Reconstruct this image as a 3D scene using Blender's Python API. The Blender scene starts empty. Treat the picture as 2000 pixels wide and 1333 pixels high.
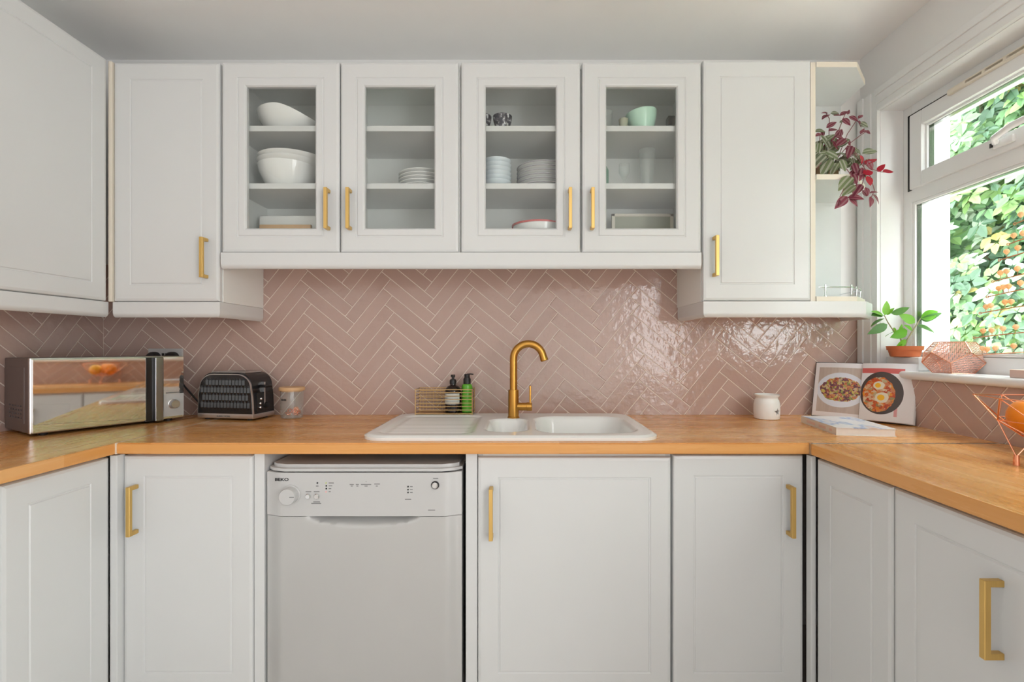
import bpy, bmesh, math, random
from mathutils import Vector, Matrix

random.seed(7)
SC = bpy.context.scene
COL = SC.collection
PI = math.pi

# ------------------------------------------------------------------ camera, world, light, exposure
F_PX, VPX, VPY = 950.0, 1020.0, 678.0          # focal length and vanishing point in a 2000 x 1333 frame
CAM_Y, CAM_Z = -2.10, 1.20
cd = bpy.data.cameras.new('camera'); cam = bpy.data.objects.new('camera', cd); COL.objects.link(cam)
cam.location = (0, CAM_Y, CAM_Z); cam.rotation_euler = (PI/2, 0, 0)
cd.sensor_width = 36.0; cd.lens = 36.0*F_PX/2000.0
cd.shift_x = -(VPX-1000.0)/2000.0; cd.shift_y = (VPY-666.5)/2000.0
cd.clip_start = 0.02
SC.camera = cam

world = bpy.data.worlds.new('sky'); SC.world = world; world.use_nodes = True
wb = world.node_tree.nodes['Background']
wb.inputs[0].default_value = (0.93, 0.97, 1.0, 1); wb.inputs[1].default_value = 5.8

def area_light(name, loc, rot, sx, sy, power, color=(1, 1, 1)):
    l = bpy.data.lights.new(name, 'AREA'); l.shape = 'RECTANGLE'; l.size = sx; l.size_y = sy
    l.energy = power; l.color = color
    o = bpy.data.objects.new(name, l); COL.objects.link(o); o.location = loc; o.rotation_euler = rot
    return o

sl = bpy.data.lights.new('sun_offscreen', 'SUN'); sl.energy = 9.0; sl.angle = math.radians(3); sl.color = (1.0, 0.95, 0.86)
so_ = bpy.data.objects.new('sun_offscreen', sl); COL.objects.link(so_)
so_.rotation_euler = Vector((0.10, 0.56, -0.82)).to_track_quat('-Z', 'Y').to_euler()

# daylight of the glazed opening past the end of the window-side run, mirrored in the microwave door
area_light('glazed_door_right_offscreen', (1.44, -3.15, 1.08), (0, PI/2, 0), 2.0, 1.5, 27, (0.94, 0.97, 1.0))
SC.view_settings.view_transform = 'Standard'; SC.view_settings.look = 'None'
SC.view_settings.exposure = 1.17; SC.view_settings.gamma = 1.0; SC.view_settings.use_curve_mapping = False
try:
    SC.cycles.use_denoising = True
    SC.cycles.max_bounces = 10; SC.cycles.diffuse_bounces = 6; SC.cycles.glossy_bounces = 5
    SC.cycles.transparent_max_bounces = 24; SC.cycles.transmission_bounces = 6
    SC.cycles.caustics_reflective = False; SC.cycles.caustics_refractive = False
    SC.cycles.sample_clamp_indirect = 6.0
except Exception:
    pass

# ------------------------------------------------------------------ node helper and materials
class G:
    def __init__(s, name):
        s.m = bpy.data.materials.new(name); s.m.use_nodes = True
        s.t = s.m.node_tree; s.b = s.t.nodes['Principled BSDF']; s.out = s.t.nodes['Material Output']
    def n(s, typ, props=None, **ins):
        nd = s.t.nodes.new(typ)
        for k, v in (props or {}).items(): setattr(nd, k, v)
        for k, v in ins.items():
            k = k.replace('_', ' ')
            sock = nd.inputs[int(k[1:])] if (k[0] == 'i' and k[1:].isdigit()) else nd.inputs[k]
            s.put(sock, v)
        return nd
    def put(s, sock, v):
        if isinstance(v, bpy.types.NodeSocket): s.t.links.new(v, sock)
        else: sock.default_value = v
    def math(s, op, a, b=0.0, c=0.0):
        nd = s.t.nodes.new('ShaderNodeMath'); nd.operation = op
        s.put(nd.inputs[0], a); s.put(nd.inputs[1], b); s.put(nd.inputs[2], c); return nd.outputs[0]
    def mix(s, fac, a, b):
        nd = s.t.nodes.new('ShaderNodeMix'); nd.data_type = 'RGBA'
        s.put(nd.inputs[0], fac); s.put(nd.inputs[6], a); s.put(nd.inputs[7], b); return nd.outputs[2]
    def ramp(s, fac, stops):
        nd = s.t.nodes.new('ShaderNodeValToRGB'); s.put(nd.inputs[0], fac)
        el = nd.color_ramp.elements
        while len(el) < len(stops): el.new(0.5)
        for e, (p, c) in zip(el, stops): e.position = p; e.color = c
        return nd.outputs[0]
    def obj(s): return s.n('ShaderNodeTexCoord').outputs['Object']
    def gen(s): return s.n('ShaderNodeTexCoord').outputs['Generated']
    def noise(s, vec, scale, detail=2.0, rough=0.5):
        return s.n('ShaderNodeTexNoise', None, Vector=vec, Scale=scale, Detail=detail, Roughness=rough).outputs[0]
    def mapping(s, vec, scale=(1, 1, 1), rot=(0, 0, 0), loc=(0, 0, 0)):
        return s.n('ShaderNodeMapping', None, Vector=vec, Scale=scale, Rotation=rot, Location=loc).outputs[0]
    def bump(s, h, strength, dist):
        nd = s.n('ShaderNodeBump', None, Height=h, Strength=strength, Distance=dist)
        s.t.links.new(nd.outputs[0], s.b.inputs['Normal'])
    def set(s, **kw):
        for k, v in kw.items(): s.put(s.b.inputs[k.replace('_', ' ')], v)
        return s

def C(r, g, b): return (r, g, b, 1)

def plain(name, col, rough=0.5, metal=0.0, var=0.04, scale=9.0, bump=0.0, bscale=60.0, **kw):
    """one-colour surface with a faint mottled variation"""
    g = G(name)
    nz = g.noise(g.obj(), scale, 3)
    a = C(*[min(1, c*(1-var)) for c in col]); b = C(*[min(1, c*(1+var)) for c in col])
    g.set(Base_Color=g.mix(nz, a, b), Roughness=rough, Metallic=metal, **kw)
    if bump: g.bump(g.noise(g.obj(), bscale, 3), bump, 0.002)
    return g.m

def glass(name, tint=(0.93, 0.96, 0.95), ior=1.45, rough=0.0, cloud=0.0):
    g = G(name)
    f0 = ((ior-1)/(ior+1))**2
    fc = g.n('ShaderNodeLayerWeight', None, Blend=0.5).outputs['Facing']
    fr = g.math('MULTIPLY_ADD', g.math('POWER', fc, 5.0), 1-f0, f0)
    tr = g.n('ShaderNodeBsdfTransparent', None, Color=C(*tint)).outputs[0]
    gl = g.n('ShaderNodeBsdfGlossy', None, Color=C(1, 1, 1), Roughness=rough).outputs[0]
    mx = g.n('ShaderNodeMixShader', None, i0=fr, i1=tr, i2=gl).outputs[0]
    if cloud:
        df = g.n('ShaderNodeBsdfDiffuse', None, Color=C(0.9, 0.93, 0.93)).outputs[0]
        mx = g.n('ShaderNodeMixShader', None, i0=cloud, i1=mx, i2=df).outputs[0]
    g.t.links.new(mx, g.out.inputs[0])
    return g.m

M = {}
M['white'] = plain('cabinet_white', (0.70, 0.705, 0.70), 0.30, var=0.012, bump=0.015, bscale=14)
M['carcass'] = plain('carcass_white', (0.87, 0.875, 0.85), 0.45, var=0.015)
M['edge'] = plain('cream_edge_strip', (0.80, 0.73, 0.62), 0.45, var=0.03)
M['wall'] = plain('wall_paint', (0.85, 0.84, 0.825), 0.75, var=0.015, bump=0.05, bscale=90)
M['ceil'] = plain('ceiling_paint', (0.92, 0.91, 0.90), 0.85, var=0.015, bump=0.05, bscale=70)
M['upvc'] = plain('white_upvc', (0.86, 0.86, 0.86), 0.25, var=0.01)
M['gloss_white'] = plain('gloss_trim_white', (0.84, 0.84, 0.835), 0.28, var=0.012)
M['ceramic'] = plain('white_ceramic', (0.86, 0.86, 0.845), 0.10, var=0.012)
M['bluish'] = plain('pale_blue_ceramic', (0.72, 0.79, 0.84), 0.15, var=0.02)
M['mint'] = plain('mint_ceramic', (0.55, 0.80, 0.66), 0.15, var=0.03)
M['greyrim'] = plain('grey_rim_ceramic', (0.42, 0.40, 0.44), 0.2, var=0.03)
M['redrim'] = plain('red_rim_ceramic', (0.62, 0.10, 0.09), 0.25, var=0.05)
M['sink'] = plain('sink_ceramic', (0.88, 0.875, 0.86), 0.13, var=0.01)
M['grout'] = plain('grout_cream', (0.80, 0.69, 0.62), 0.8, var=0.05, bump=0.2, bscale=200)
M['black'] = plain('black_gloss', (0.012, 0.012, 0.013), 0.18, var=0.1)
M['blackmat'] = plain('black_plastic', (0.016, 0.015, 0.015), 0.45, var=0.1)
M['chrome'] = plain('chrome', (0.78, 0.78, 0.80), 0.10, 1.0, var=0.02)
M['steel'] = plain('brushed_steel', (0.62, 0.61, 0.60), 0.28, 1.0, var=0.04)
M['mirror'] = plain('mirror_door', (0.80, 0.755, 0.71), 0.035, 1.0, var=0.01)
M['darksteel'] = plain('dark_steel', (0.30, 0.29, 0.29), 0.22, 1.0, var=0.05)
M['mwbody'] = plain('microwave_casing', (0.185, 0.155, 0.15), 0.38, 0.35, var=0.06)
M['silver'] = plain('silver_paint', (0.55, 0.545, 0.535), 0.30, 0.25, var=0.02)
M['silver_lid'] = plain('silver_lid_plastic', (0.58, 0.575, 0.57), 0.35, 0.1, var=0.02)
M['bamboo'] = plain('bamboo_lid', (0.66, 0.42, 0.22), 0.5, var=0.12, scale=30)
M['copper'] = plain('copper_wire', (0.86, 0.40, 0.25), 0.24, 1.0, var=0.05)
M['copperpink'] = plain('copper_sheet', (0.90, 0.50, 0.40), 0.32, 0.6, var=0.1, scale=40)
M['terracotta'] = plain('terracotta', (0.62, 0.17, 0.06), 0.6, var=0.08)
M['soil'] = plain('pebbly_soil', (0.35, 0.20, 0.12), 0.95, var=0.5, scale=120, bump=0.8, bscale=200)
M['stem'] = plain('plant_stem', (0.33, 0.28, 0.16), 0.6, var=0.15)
M['purplestem'] = plain('purple_stem', (0.26, 0.10, 0.11), 0.6, var=0.15)
M['orange'] = plain('orange_peel', (0.95, 0.28, 0.012), 0.38, var=0.06, scale=8, bump=0.35, bscale=260)
M['lemon'] = plain('yellow_orange_peel', (0.95, 0.46, 0.02), 0.38, var=0.06, scale=8, bump=0.35, bscale=260)
M['paper'] = plain('paper_white', (0.80, 0.79, 0.80), 0.55, var=0.02)
M['pages'] = plain('page_block', (0.74, 0.70, 0.66), 0.7, var=0.05, scale=80)
M['cover'] = plain('book_cover_card', (0.76, 0.72, 0.66), 0.45, var=0.03)
M['coverdark'] = plain('book_board_dark', (0.05, 0.05, 0.06), 0.5, var=0.1)
M['label'] = plain('bottle_label', (0.72, 0.73, 0.68), 0.6, var=0.04)
M['ink'] = plain('black_print', (0.02, 0.02, 0.022), 0.5, var=0.1)
M['greyink'] = plain('grey_print', (0.20, 0.20, 0.20), 0.5, var=0.1)
M['brownbottle'] = plain('dark_brown_bottle', (0.020, 0.012, 0.010), 0.10, var=0.2)
M['greenbottle'] = plain('green_bottle', (0.12, 0.42, 0.03), 0.18, var=0.06)
M['leafprint'] = plain('dark_leaf_print', (0.015, 0.05, 0.015), 0.4, var=0.2)
M['render'] = plain('white_render', (0.88, 0.88, 0.87), 0.8, var=0.02, bump=0.2, bscale=80)
M['paving'] = plain('paving_stone', (0.66, 0.64, 0.60), 0.85, var=0.2, scale=4)
M['pinkwood'] = plain('pale_pink_wood', (0.74, 0.56, 0.50), 0.6, var=0.08, scale=30)
M['planter'] = plain('brown_planter', (0.33, 0.20, 0.10), 0.6, var=0.2, scale=20)
M['olive'] = plain('olive_board', (0.42, 0.43, 0.33), 0.6, var=0.05)
M['leafbark'] = plain('hedge_wood', (0.10, 0.09, 0.05), 0.9, var=0.3)
M['glass'] = glass('cabinet_pane_glass', (0.98, 0.988, 0.98), 1.38)
M['wglass'] = glass('window_pane_glass', (0.97, 0.985, 0.98), 1.30)
M['clear'] = glass('drinking_glass', (0.985, 0.995, 0.99), 1.35, 0.02, cloud=0.06)
M['greenglass'] = glass('green_bottle_glass', (0.50, 0.74, 0.62), 1.5, 0.02, cloud=0.10)
M['ledgreen'] = plain('green_lamp_lens', (0.55, 0.60, 0.25), 0.4)
M['ledpink'] = plain('pink_lamp_lens', (0.85, 0.45, 0.45), 0.4)

def brass(name, col, rough):
    g = G(name)
    v = g.mapping(g.obj(), (400, 400, 12))
    nz = g.noise(v, 1.0, 3)
    g.set(Base_Color=g.mix(nz, C(*[c*0.9 for c in col]), C(*[min(1, c*1.08) for c in col])), Metallic=1.0, Roughness=rough)
    return g.m
M['brass'] = brass('brushed_brass', (0.76, 0.50, 0.17), 0.38)
M['tap'] = brass('antique_brass', (0.56, 0.29, 0.065), 0.30)
M['wirebrass'] = brass('brass_wire', (0.72, 0.50, 0.24), 0.30)

def wood(name, along):
    """oiled block worktop: staves along x or y, each stave its own tone, fine grain"""
    g = G(name)
    v = g.obj()
    if along == 'y': v = g.mapping(v, rot=(0, 0, PI/2))
    br = g.n('ShaderNodeTexBrick', {'offset': 0.37, 'offset_frequency': 2, 'squash': 1.0}, Vector=v, Color1=C(0, 0, 0), Color2=C(1, 1, 1),
             Mortar=C(0.5, 0.5, 0.5), Scale=1.0, Mortar_Size=0.0004, Mortar_Smooth=0.3, Bias=0.0, Brick_Width=0.62, Row_Height=0.044).outputs[0]
    grain = g.noise(g.mapping(v, (2.0, 30, 30)), 1.0, 4, 0.55)
    broad = g.noise(g.mapping(v, (1.1, 9, 9)), 1.0, 3)
    tone = g.math('ADD', g.math('MULTIPLY', br, 0.40), g.math('ADD', g.math('MULTIPLY', grain, 0.38), g.math('MULTIPLY', broad, 0.32)))
    col = g.ramp(tone, [(0.15, C(0.56, 0.225, 0.050)), (0.45, C(0.71, 0.325, 0.088)), (0.62, C(0.77, 0.385, 0.130)), (0.85, C(0.82, 0.48, 0.21))])
    g.set(Base_Color=col, Roughness=g.math('MULTIPLY_ADD', grain, 0.14, 0.20), Coat_Weight=0.12, Coat_Roughness=0.14, Specular_IOR_Level=0.35)
    g.bump(grain, 0.03, 0.001)
    return g.m
M['wood_x'] = wood('worktop_staves_across', 'x'); M['wood_y'] = wood('worktop_staves_along', 'y')

def floor_mat():
    g = G('floor_boards')
    v = g.mapping(g.obj(), rot=(0, 0, PI/2))
    br = g.n('ShaderNodeTexBrick', {'offset': 0.4}, Vector=v, Color1=C(0, 0, 0), Color2=C(1, 1, 1), Mortar=C(0.2, 0.2, 0.2), Scale=1.0,
             Mortar_Size=0.002, Bias=0.0, Brick_Width=1.3, Row_Height=0.14).outputs[0]
    grain = g.noise(g.mapping(v, (1.5, 30, 30)), 1.0, 4)
    g.set(Base_Color=g.ramp(g.math('ADD', g.math('MULTIPLY', br, 0.4), g.math('MULTIPLY', grain, 0.6)),
          [(0.2, C(0.55, 0.50, 0.45)), (0.8, C(0.70, 0.65, 0.60))]), Roughness=0.4)
    return g.m
M['floor'] = floor_mat()

def tile_mat():
    g = G('pink_glazed_tile')
    rnd = g.n('ShaderNodeObjectInfo').outputs['Random']
    pos = g.n('ShaderNodeNewGeometry').outputs['Position']
    nz = g.noise(pos, 9.0, 2)
    base = g.mix(rnd, C(0.47, 0.328, 0.278), C(0.53, 0.378, 0.322))
    g.set(Base_Color=g.mix(g.math('MULTIPLY', nz, 0.5), base, C(0.56, 0.385, 0.345)), Roughness=0.10, Specular_IOR_Level=0.6)
    a = g.noise(pos, 34.0, 2.0, 0.5); b = g.noise(pos, 150.0, 2.0)
    g.bump(g.math('MULTIPLY_ADD', b, 0.12, a), 0.27, 0.008)
    return g.m
M['tile'] = tile_mat()

def leaf_mat(name, c0, c1, rough=0.4, stripe=None, under=None, transl=0.35):
    g = G(name)
    rnd = g.n('ShaderNodeObjectInfo').outputs['Random']
    co = g.obj()
    col = g.mix(rnd, C(*c0), C(*c1))
    if stripe:
        ax = g.n('ShaderNodeSeparateXYZ', None, Vector=co).outputs[0]
        d = g.math('ABSOLUTE', ax)
        band = g.math('MULTIPLY', g.math('GREATER_THAN', d, 0.0035), g.math('LESS_THAN', d, 0.0085))
        col = g.mix(band, col, C(*stripe))
    if under:
        bf = g.n('ShaderNodeNewGeometry').outputs['Backfacing']
        col = g.mix(bf, col, C(*under))
    g.set(Base_Color=col, Roughness=rough)
    tr = g.n('ShaderNodeBsdfTranslucent', None, Color=col).outputs[0]
    mx = g.n('ShaderNodeMixShader', None, i0=transl, i1=g.b.outputs[0], i2=tr).outputs[0]
    g.t.links.new(mx, g.out.inputs[0])
    return g.m
M['bud'] = leaf_mat('peach_bud', (0.98, 0.68, 0.40), (0.98, 0.74, 0.50), transl=0.6)
M['leafgreen'] = leaf_mat('bright_green_leaf', (0.14, 0.40, 0.03), (0.25, 0.58, 0.05))
M['leafdeep'] = leaf_mat('deep_green_leaf', (0.08, 0.22, 0.05), (0.13, 0.30, 0.07))
M['trad'] = leaf_mat('striped_leaf', (0.22, 0.28, 0.13), (0.16, 0.19, 0.12), stripe=(0.44, 0.45, 0.34), under=(0.22, 0.02, 0.06))
M['tradred'] = leaf_mat('crimson_leaf', (0.42, 0.015, 0.035), (0.60, 0.03, 0.06), under=(0.50, 0.02, 0.05))
M['tradplum'] = leaf_mat('plum_leaf', (0.17, 0.020, 0.045), (0.28, 0.05, 0.08), stripe=(0.33, 0.14, 0.16), under=(0.22, 0.02, 0.05))
for i, (a, b) in enumerate([((0.13, 0.25, 0.11), (0.16, 0.28, 0.13)), ((0.07, 0.14, 0.08), (0.08, 0.16, 0.09)), ((0.20, 0.34, 0.11), (0.23, 0.37, 0.13)), ((0.36, 0.46, 0.33), (0.40, 0.50, 0.37)), ((0.42, 0.36, 0.12), (0.45, 0.36, 0.12))]):
    M['hedge%d' % i] = leaf_mat('hedge_leaf_tone_%d' % i, a, b, 0.45)

def print_page(name, kind):
    """flat colour print of a cookery photograph on a page; local x 0..0.19, z 0..0.225"""
    g = G(name)
    sep = g.n('ShaderNodeSeparateXYZ', None, Vector=g.obj())
    x, z = sep.outputs[0], sep.outputs[2]
    def ell(cx, cz, rx, rz):
        dx = g.math('DIVIDE', g.math('SUBTRACT', x, cx), rx); dz = g.math('DIVIDE', g.math('SUBTRACT', z, cz), rz)
        return g.math('ADD', g.math('MULTIPLY', dx, dx), g.math('MULTIPLY', dz, dz))
    def inside(d, r=1.0): return g.math('LESS_THAN', d, r)
    def rect(x0, x1, z0, z1):
        a = g.math('MULTIPLY', g.math('GREATER_THAN', x, x0), g.math('LESS_THAN', x, x1))
        b = g.math('MULTIPLY', g.math('GREATER_THAN', z, z0), g.math('LESS_THAN', z, z1))
        return g.math('MULTIPLY', a, b)
    warp = g.n('ShaderNodeVectorMath', {'operation': 'MULTIPLY_ADD'}, i0=g.n('ShaderNodeTexNoise', None, Vector=g.obj(), Scale=90.0, Detail=3.0).outputs['Color'], i1=(0.022, 0.022, 0.022), i2=g.obj()).outputs[0]
    vo = g.n('ShaderNodeTexVoronoi', None, Vector=warp, Scale=130.0)
    cell = g.n('ShaderNodeSeparateColor', None, Color=vo.outputs['Color']).outputs[0]
    vo2 = g.n('ShaderNodeTexVoronoi', None, Vector=warp, Scale=95.0)
    cell2 = g.n('ShaderNodeSeparateColor', None, Color=vo2.outputs['Color']).outputs[1]
    wob = g.math('MULTIPLY', g.math('SUBTRACT', g.noise(g.obj(), 60.0, 3), 0.5), 0.7)
    white = C(0.80, 0.79, 0.81)
    if kind == 'salad':
        bg = g.mix(g.noise(g.mapping(g.obj(), (90, 90, 8)), 1.0, 3), C(0.42, 0.33, 0.28), C(0.62, 0.54, 0.48))
        food = g.ramp(cell, [(0.0, C(0.10, 0.04, 0.06)), (0.28, C(0.22, 0.07, 0.09)), (0.42, C(0.45, 0.11, 0.05)), (0.58, C(0.62, 0.26, 0.10)), (0.72, C(0.55, 0.42, 0.30)), (0.86, C(0.60, 0.50, 0.10)), (1.0, C(0.20, 0.28, 0.06))])
        col = g.mix(rect(0.014, 0.172, 0.018, 0.205), white, bg)
        pl = ell(0.098, 0.112, 0.088, 0.072)
        col = g.mix(g.math('MULTIPLY', inside(pl), rect(0.014, 0.180, 0.018, 0.205)), col, C(0.72, 0.76, 0.84))
        fd = g.math('ADD', ell(0.098, 0.114, 0.075, 0.050), wob)
        col = g.mix(inside(fd), col, food)
    else:
        bg = g.mix(rect(0.0, 0.138, 0.185, 0.205), white, C(0.62, 0.13, 0.12))
        col = g.mix(rect(0.112, 0.122, 0.02, 0.16), bg, C(0.70, 0.35, 0.36))
        pan = ell(0.068, 0.108, 0.070, 0.083)
        col = g.mix(inside(pan), col, C(0.075, 0.055, 0.05))
        food = g.ramp(cell2, [(0.0, C(0.42, 0.05, 0.02)), (0.3, C(0.62, 0.11, 0.02)), (0.5, C(0.72, 0.28, 0.03)), (0.7, C(0.55, 0.18, 0.08)), (0.85, C(0.70, 0.55, 0.35)), (1.0, C(0.25, 0.20, 0.05))])
        fd = g.math('ADD', ell(0.060, 0.102, 0.053, 0.068), g.math('MULTIPLY', wob, 0.6))
        col = g.mix(inside(fd), col, food)
        for (cx, cz, r) in ((0.060, 0.137, 0.016), (0.072, 0.090, 0.020)):
            col = g.mix(inside(g.math('ADD', ell(cx, cz, r*1.15, r), wob)), col, C(0.78, 0.72, 0.56))
            col = g.mix(inside(ell(cx-0.003, cz, r*0.6, r*0.58)), col, C(0.86, 0.48, 0.02))
    g.set(Base_Color=col, Roughness=0.35)
    return g.m
M['page_salad'] = print_page('salad_photograph_print', 'salad'); M['page_eggs'] = print_page('eggs_photograph_print', 'eggs')

def cover_print():
    g = G('paperback_cover_print')
    nz = g.noise(g.mapping(g.obj(), (14, 7, 7)), 1.0, 3)
    g.set(Base_Color=g.ramp(nz, [(0.0, C(0.80, 0.80, 0.82)), (0.50, C(0.80, 0.80, 0.82)), (0.56, C(0.30, 0.42, 0.66)), (0.62, C(0.70, 0.74, 0.80)), (0.70, C(0.60, 0.45, 0.42)), (1.0, C(0.78, 0.76, 0.74))]), Roughness=0.3)
    return g.m
M['coverprint'] = cover_print()

def pattern_mat():
    g = G('dark_patterned_ceramic')
    nz = g.noise(g.obj(), 90.0, 3)
    g.set(Base_Color=g.ramp(nz, [(0.42, C(0.03, 0.03, 0.045)), (0.56, C(0.12, 0.11, 0.13)), (0.62, C(0.6, 0.6, 0.62))]), Roughness=0.2)
    return g.m
M['pattern'] = pattern_mat()

def perforated():
    g = G('perforated_copper')
    v = g.math('MULTIPLY', 1, 1)
    sep = g.n('ShaderNodeSeparateXYZ', None, Vector=g.mapping(g.obj(), (1, 1, 1), rot=(0.35, 0.5, 0.3)))
    k = 2*PI/0.0062
    s1 = g.math('SINE', g.math('MULTIPLY', sep.outputs[0], k)); s2 = g.math('SINE', g.math('MULTIPLY', sep.outputs[2], k)); s3 = g.math('SINE', g.math('MULTIPLY', sep.outputs[1], k))
    h = g.math('ADD', g.math('MULTIPLY', s1, s2), g.math('MULTIPLY', s3, 0.35))
    hole = g.math('GREATER_THAN', h, 0.22)
    g.set(Base_Color=C(0.90, 0.50, 0.40), Metallic=0.55, Roughness=0.35)
    tr = g.n('ShaderNodeBsdfTransparent').outputs[0]
    mx = g.n('ShaderNodeMixShader', None, i0=hole, i1=g.b.outputs[0], i2=tr).outputs[0]
    g.t.links.new(mx, g.out.inputs[0])
    return g.m
M['perf'] = perforated()

# ------------------------------------------------------------------ object helpers
WMAT = {}
def thing(name, label, cat, loc=(0, 0, 0), rotz=0.0, group=None, rot=None):
    o = bpy.data.objects.new(name, None); COL.objects.link(o)
    o.empty_display_size = 0.05
    o.location = loc; o.rotation_euler = rot if rot else (0, 0, rotz)
    tag(o, label, cat, group)
    WMAT[o.name] = Matrix.Translation(loc) @ o.rotation_euler.to_matrix().to_4x4()
    return o
def tag(o, label, cat=None, group=None):
    if label: o['label'] = label
    if cat: o['category'] = cat
    if group: o['group'] = group
    return o
def struct(o): o['kind'] = 'structure'; return o

def link(name, me, mat, parent=None, world=False):
    if mat is not None and not me.materials: me.materials.append(mat)
    o = bpy.data.objects.new(name, me); COL.objects.link(o)
    if parent is not None:
        o.parent = parent
        if world: me.transform(WMAT[parent.name].inverted())
        WMAT[o.name] = WMAT[parent.name].copy()
    else:
        xs = [v.co for v in me.vertices]
        if xs:
            c = Vector(((min(v.x for v in xs)+max(v.x for v in xs))/2, (min(v.y for v in xs)+max(v.y for v in xs))/2, min(v.z for v in xs)))
            me.transform(Matrix.Translation(-c)); o.location = c
            WMAT[o.name] = Matrix.Translation(c)
    return o
def fin(name, bm, mat, parent=None, world=False, smooth=False, angle=35):
    bmesh.ops.recalc_face_normals(bm, faces=bm.faces)
    me = bpy.data.meshes.new(name); bm.to_mesh(me); bm.free()
    if smooth:
        me.polygons.foreach_set('use_smooth', [True]*len(me.polygons))
        try: me.set_sharp_from_angle(angle=math.radians(angle))
        except Exception: pass
    me.update()
    o = link(name, me, mat, parent, world)
    if smooth and len(me.polygons) < 3000:
        w = o.modifiers.new('weighted', 'WEIGHTED_NORMAL'); w.keep_sharp = True; w.weight = 100
    return o
def pyd(name, verts, faces, mat, parent=None, world=False, smooth=False, mats=None, idx=None):
    me = bpy.data.meshes.new(name); me.from_pydata(verts, [], faces)
    if mats:
        for m in mats: me.materials.append(m)
        me.polygons.foreach_set('material_index', idx)
    if smooth: me.polygons.foreach_set('use_smooth', [True]*len(me.polygons))
    me.update()
    return link(name, me, mat, parent, world)

def box(bm, x0, x1, y0, y1, z0, z1, bev=0.0, seg=2):
    if x0 > x1: x0, x1 = x1, x0
    if y0 > y1: y0, y1 = y1, y0
    if z0 > z1: z0, z1 = z1, z0
    vs = [bm.verts.new(p) for p in ((x0, y0, z0), (x1, y0, z0), (x1, y1, z0), (x0, y1, z0), (x0, y0, z1), (x1, y0, z1), (x1, y1, z1), (x0, y1, z1))]
    fs = [bm.faces.new([vs[i] for i in f]) for f in ((0, 3, 2, 1), (4, 5, 6, 7), (0, 1, 5, 4), (1, 2, 6, 5), (2, 3, 7, 6), (3, 0, 4, 7))]
    if bev > 0:
        es = list({e for f in fs for e in f.edges})
        bmesh.ops.bevel(bm, geom=es, offset=bev, segments=seg, affect='EDGES', profile=0.5)
    return vs
def bx(name, x0, x1, y0, y1, z0, z1, mat, parent=None, bev=0.0, world=False, smooth=False):
    bm = bmesh.new(); box(bm, x0, x1, y0, y1, z0, z1, bev)
    return fin(name, bm, mat, parent, world, smooth=bev > 0)
def prism(bm, pts, z0, z1):
    a = [bm.verts.new((x, y, z0)) for x, y in pts]; b = [bm.verts.new((x, y, z1)) for x, y in pts]
    n = len(pts)
    bm.faces.new(a[::-1]); bm.faces.new(b)
    for i in range(n): bm.faces.new((a[i], a[(i+1) % n], b[(i+1) % n], b[i]))
def lathe(bm, prof, seg=32, c=(0, 0, 0), mtx=None, sx=1.0, sy=1.0):
    """revolve (r, z) pairs about z; r = 0 closes"""
    rings = []
    for r, z in prof:
        if r <= 1e-6: rings.append([bm.verts.new((c[0], c[1], c[2]+z))])
        else: rings.append([bm.verts.new((c[0]+sx*r*math.cos(2*PI*i/seg), c[1]+sy*r*math.sin(2*PI*i/seg), c[2]+z)) for i in range(seg)])
    for a, b in zip(rings, rings[1:]):
        for i in range(seg):
            j = (i+1) % seg
            if len(a) == 1 and len(b) == 1: continue
            if len(a) == 1: bm.faces.new((a[0], b[j], b[i]))
            elif len(b) == 1: bm.faces.new((a[i], a[j], b[0]))
            else: bm.faces.new((a[i], a[j], b[j], b[i]))
    if mtx is not None:
        bmesh.ops.transform(bm, matrix=mtx, verts=[v for r in rings for v in r])
def lat(name, prof, mat, parent=None, seg=32, c=(0, 0, 0), world=False, mtx=None, sx=1.0, sy=1.0, angle=35):
    bm = bmesh.new(); lathe(bm, prof, seg, c, mtx, sx, sy)
    return fin(name, bm, mat, parent, world, smooth=True, angle=angle)
def tube(bm, pts, r, seg=8, closed=False, radii=None):
    pts = [Vector(p) for p in pts]; n = len(pts); rings = []
    prev = None
    for i, p in enumerate(pts):
        if closed: t = pts[(i+1) % n]-pts[i-1]
        else: t = (pts[min(i+1, n-1)]-pts[max(i-1, 0)])
        t.normalize()
        if prev is None:
            a = Vector((0, 0, 1)) if abs(t.z) < 0.9 else Vector((1, 0, 0))
            u = t.cross(a).normalized()
        else:
            u = (prev-t*prev.dot(t)).normalized()
        prev = u; w = t.cross(u)
        rr = radii[i] if radii else r
        rings.append([bm.verts.new(p+u*rr*math.cos(2*PI*k/seg)+w*rr*math.sin(2*PI*k/seg)) for k in range(seg)])
    for i in range(n if closed else n-1):
        a, b = rings[i], rings[(i+1) % n]
        for k in range(seg): bm.faces.new((a[k], a[(k+1) % seg], b[(k+1) % seg], b[k]))
    if not closed: bm.faces.new(rings[0][::-1]); bm.faces.new(rings[-1])
def tb(name, pts, r, mat, parent=None, seg=8, world=False, closed=False, radii=None):
    bm = bmesh.new(); tube(bm, pts, r, seg, closed, radii)
    return fin(name, bm, mat, parent, world, smooth=True, angle=50)
def arc(c, r, a0, a1, n, plane='xz'):
    out = []
    for i in range(n+1):
        a = a0+(a1-a0)*i/n; u, v = r*math.cos(a), r*math.sin(a)
        out.append((c[0]+u, c[1], c[2]+v) if plane == 'xz' else (c[0]+u, c[1]+v, c[2]))
    return out
def at(px, py, d):
    """world point seen at a frame position at distance d in front of the camera"""
    return Vector(((px-VPX)*d/F_PX, CAM_Y+d, CAM_Z-(py-VPY)*d/F_PX))
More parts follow.
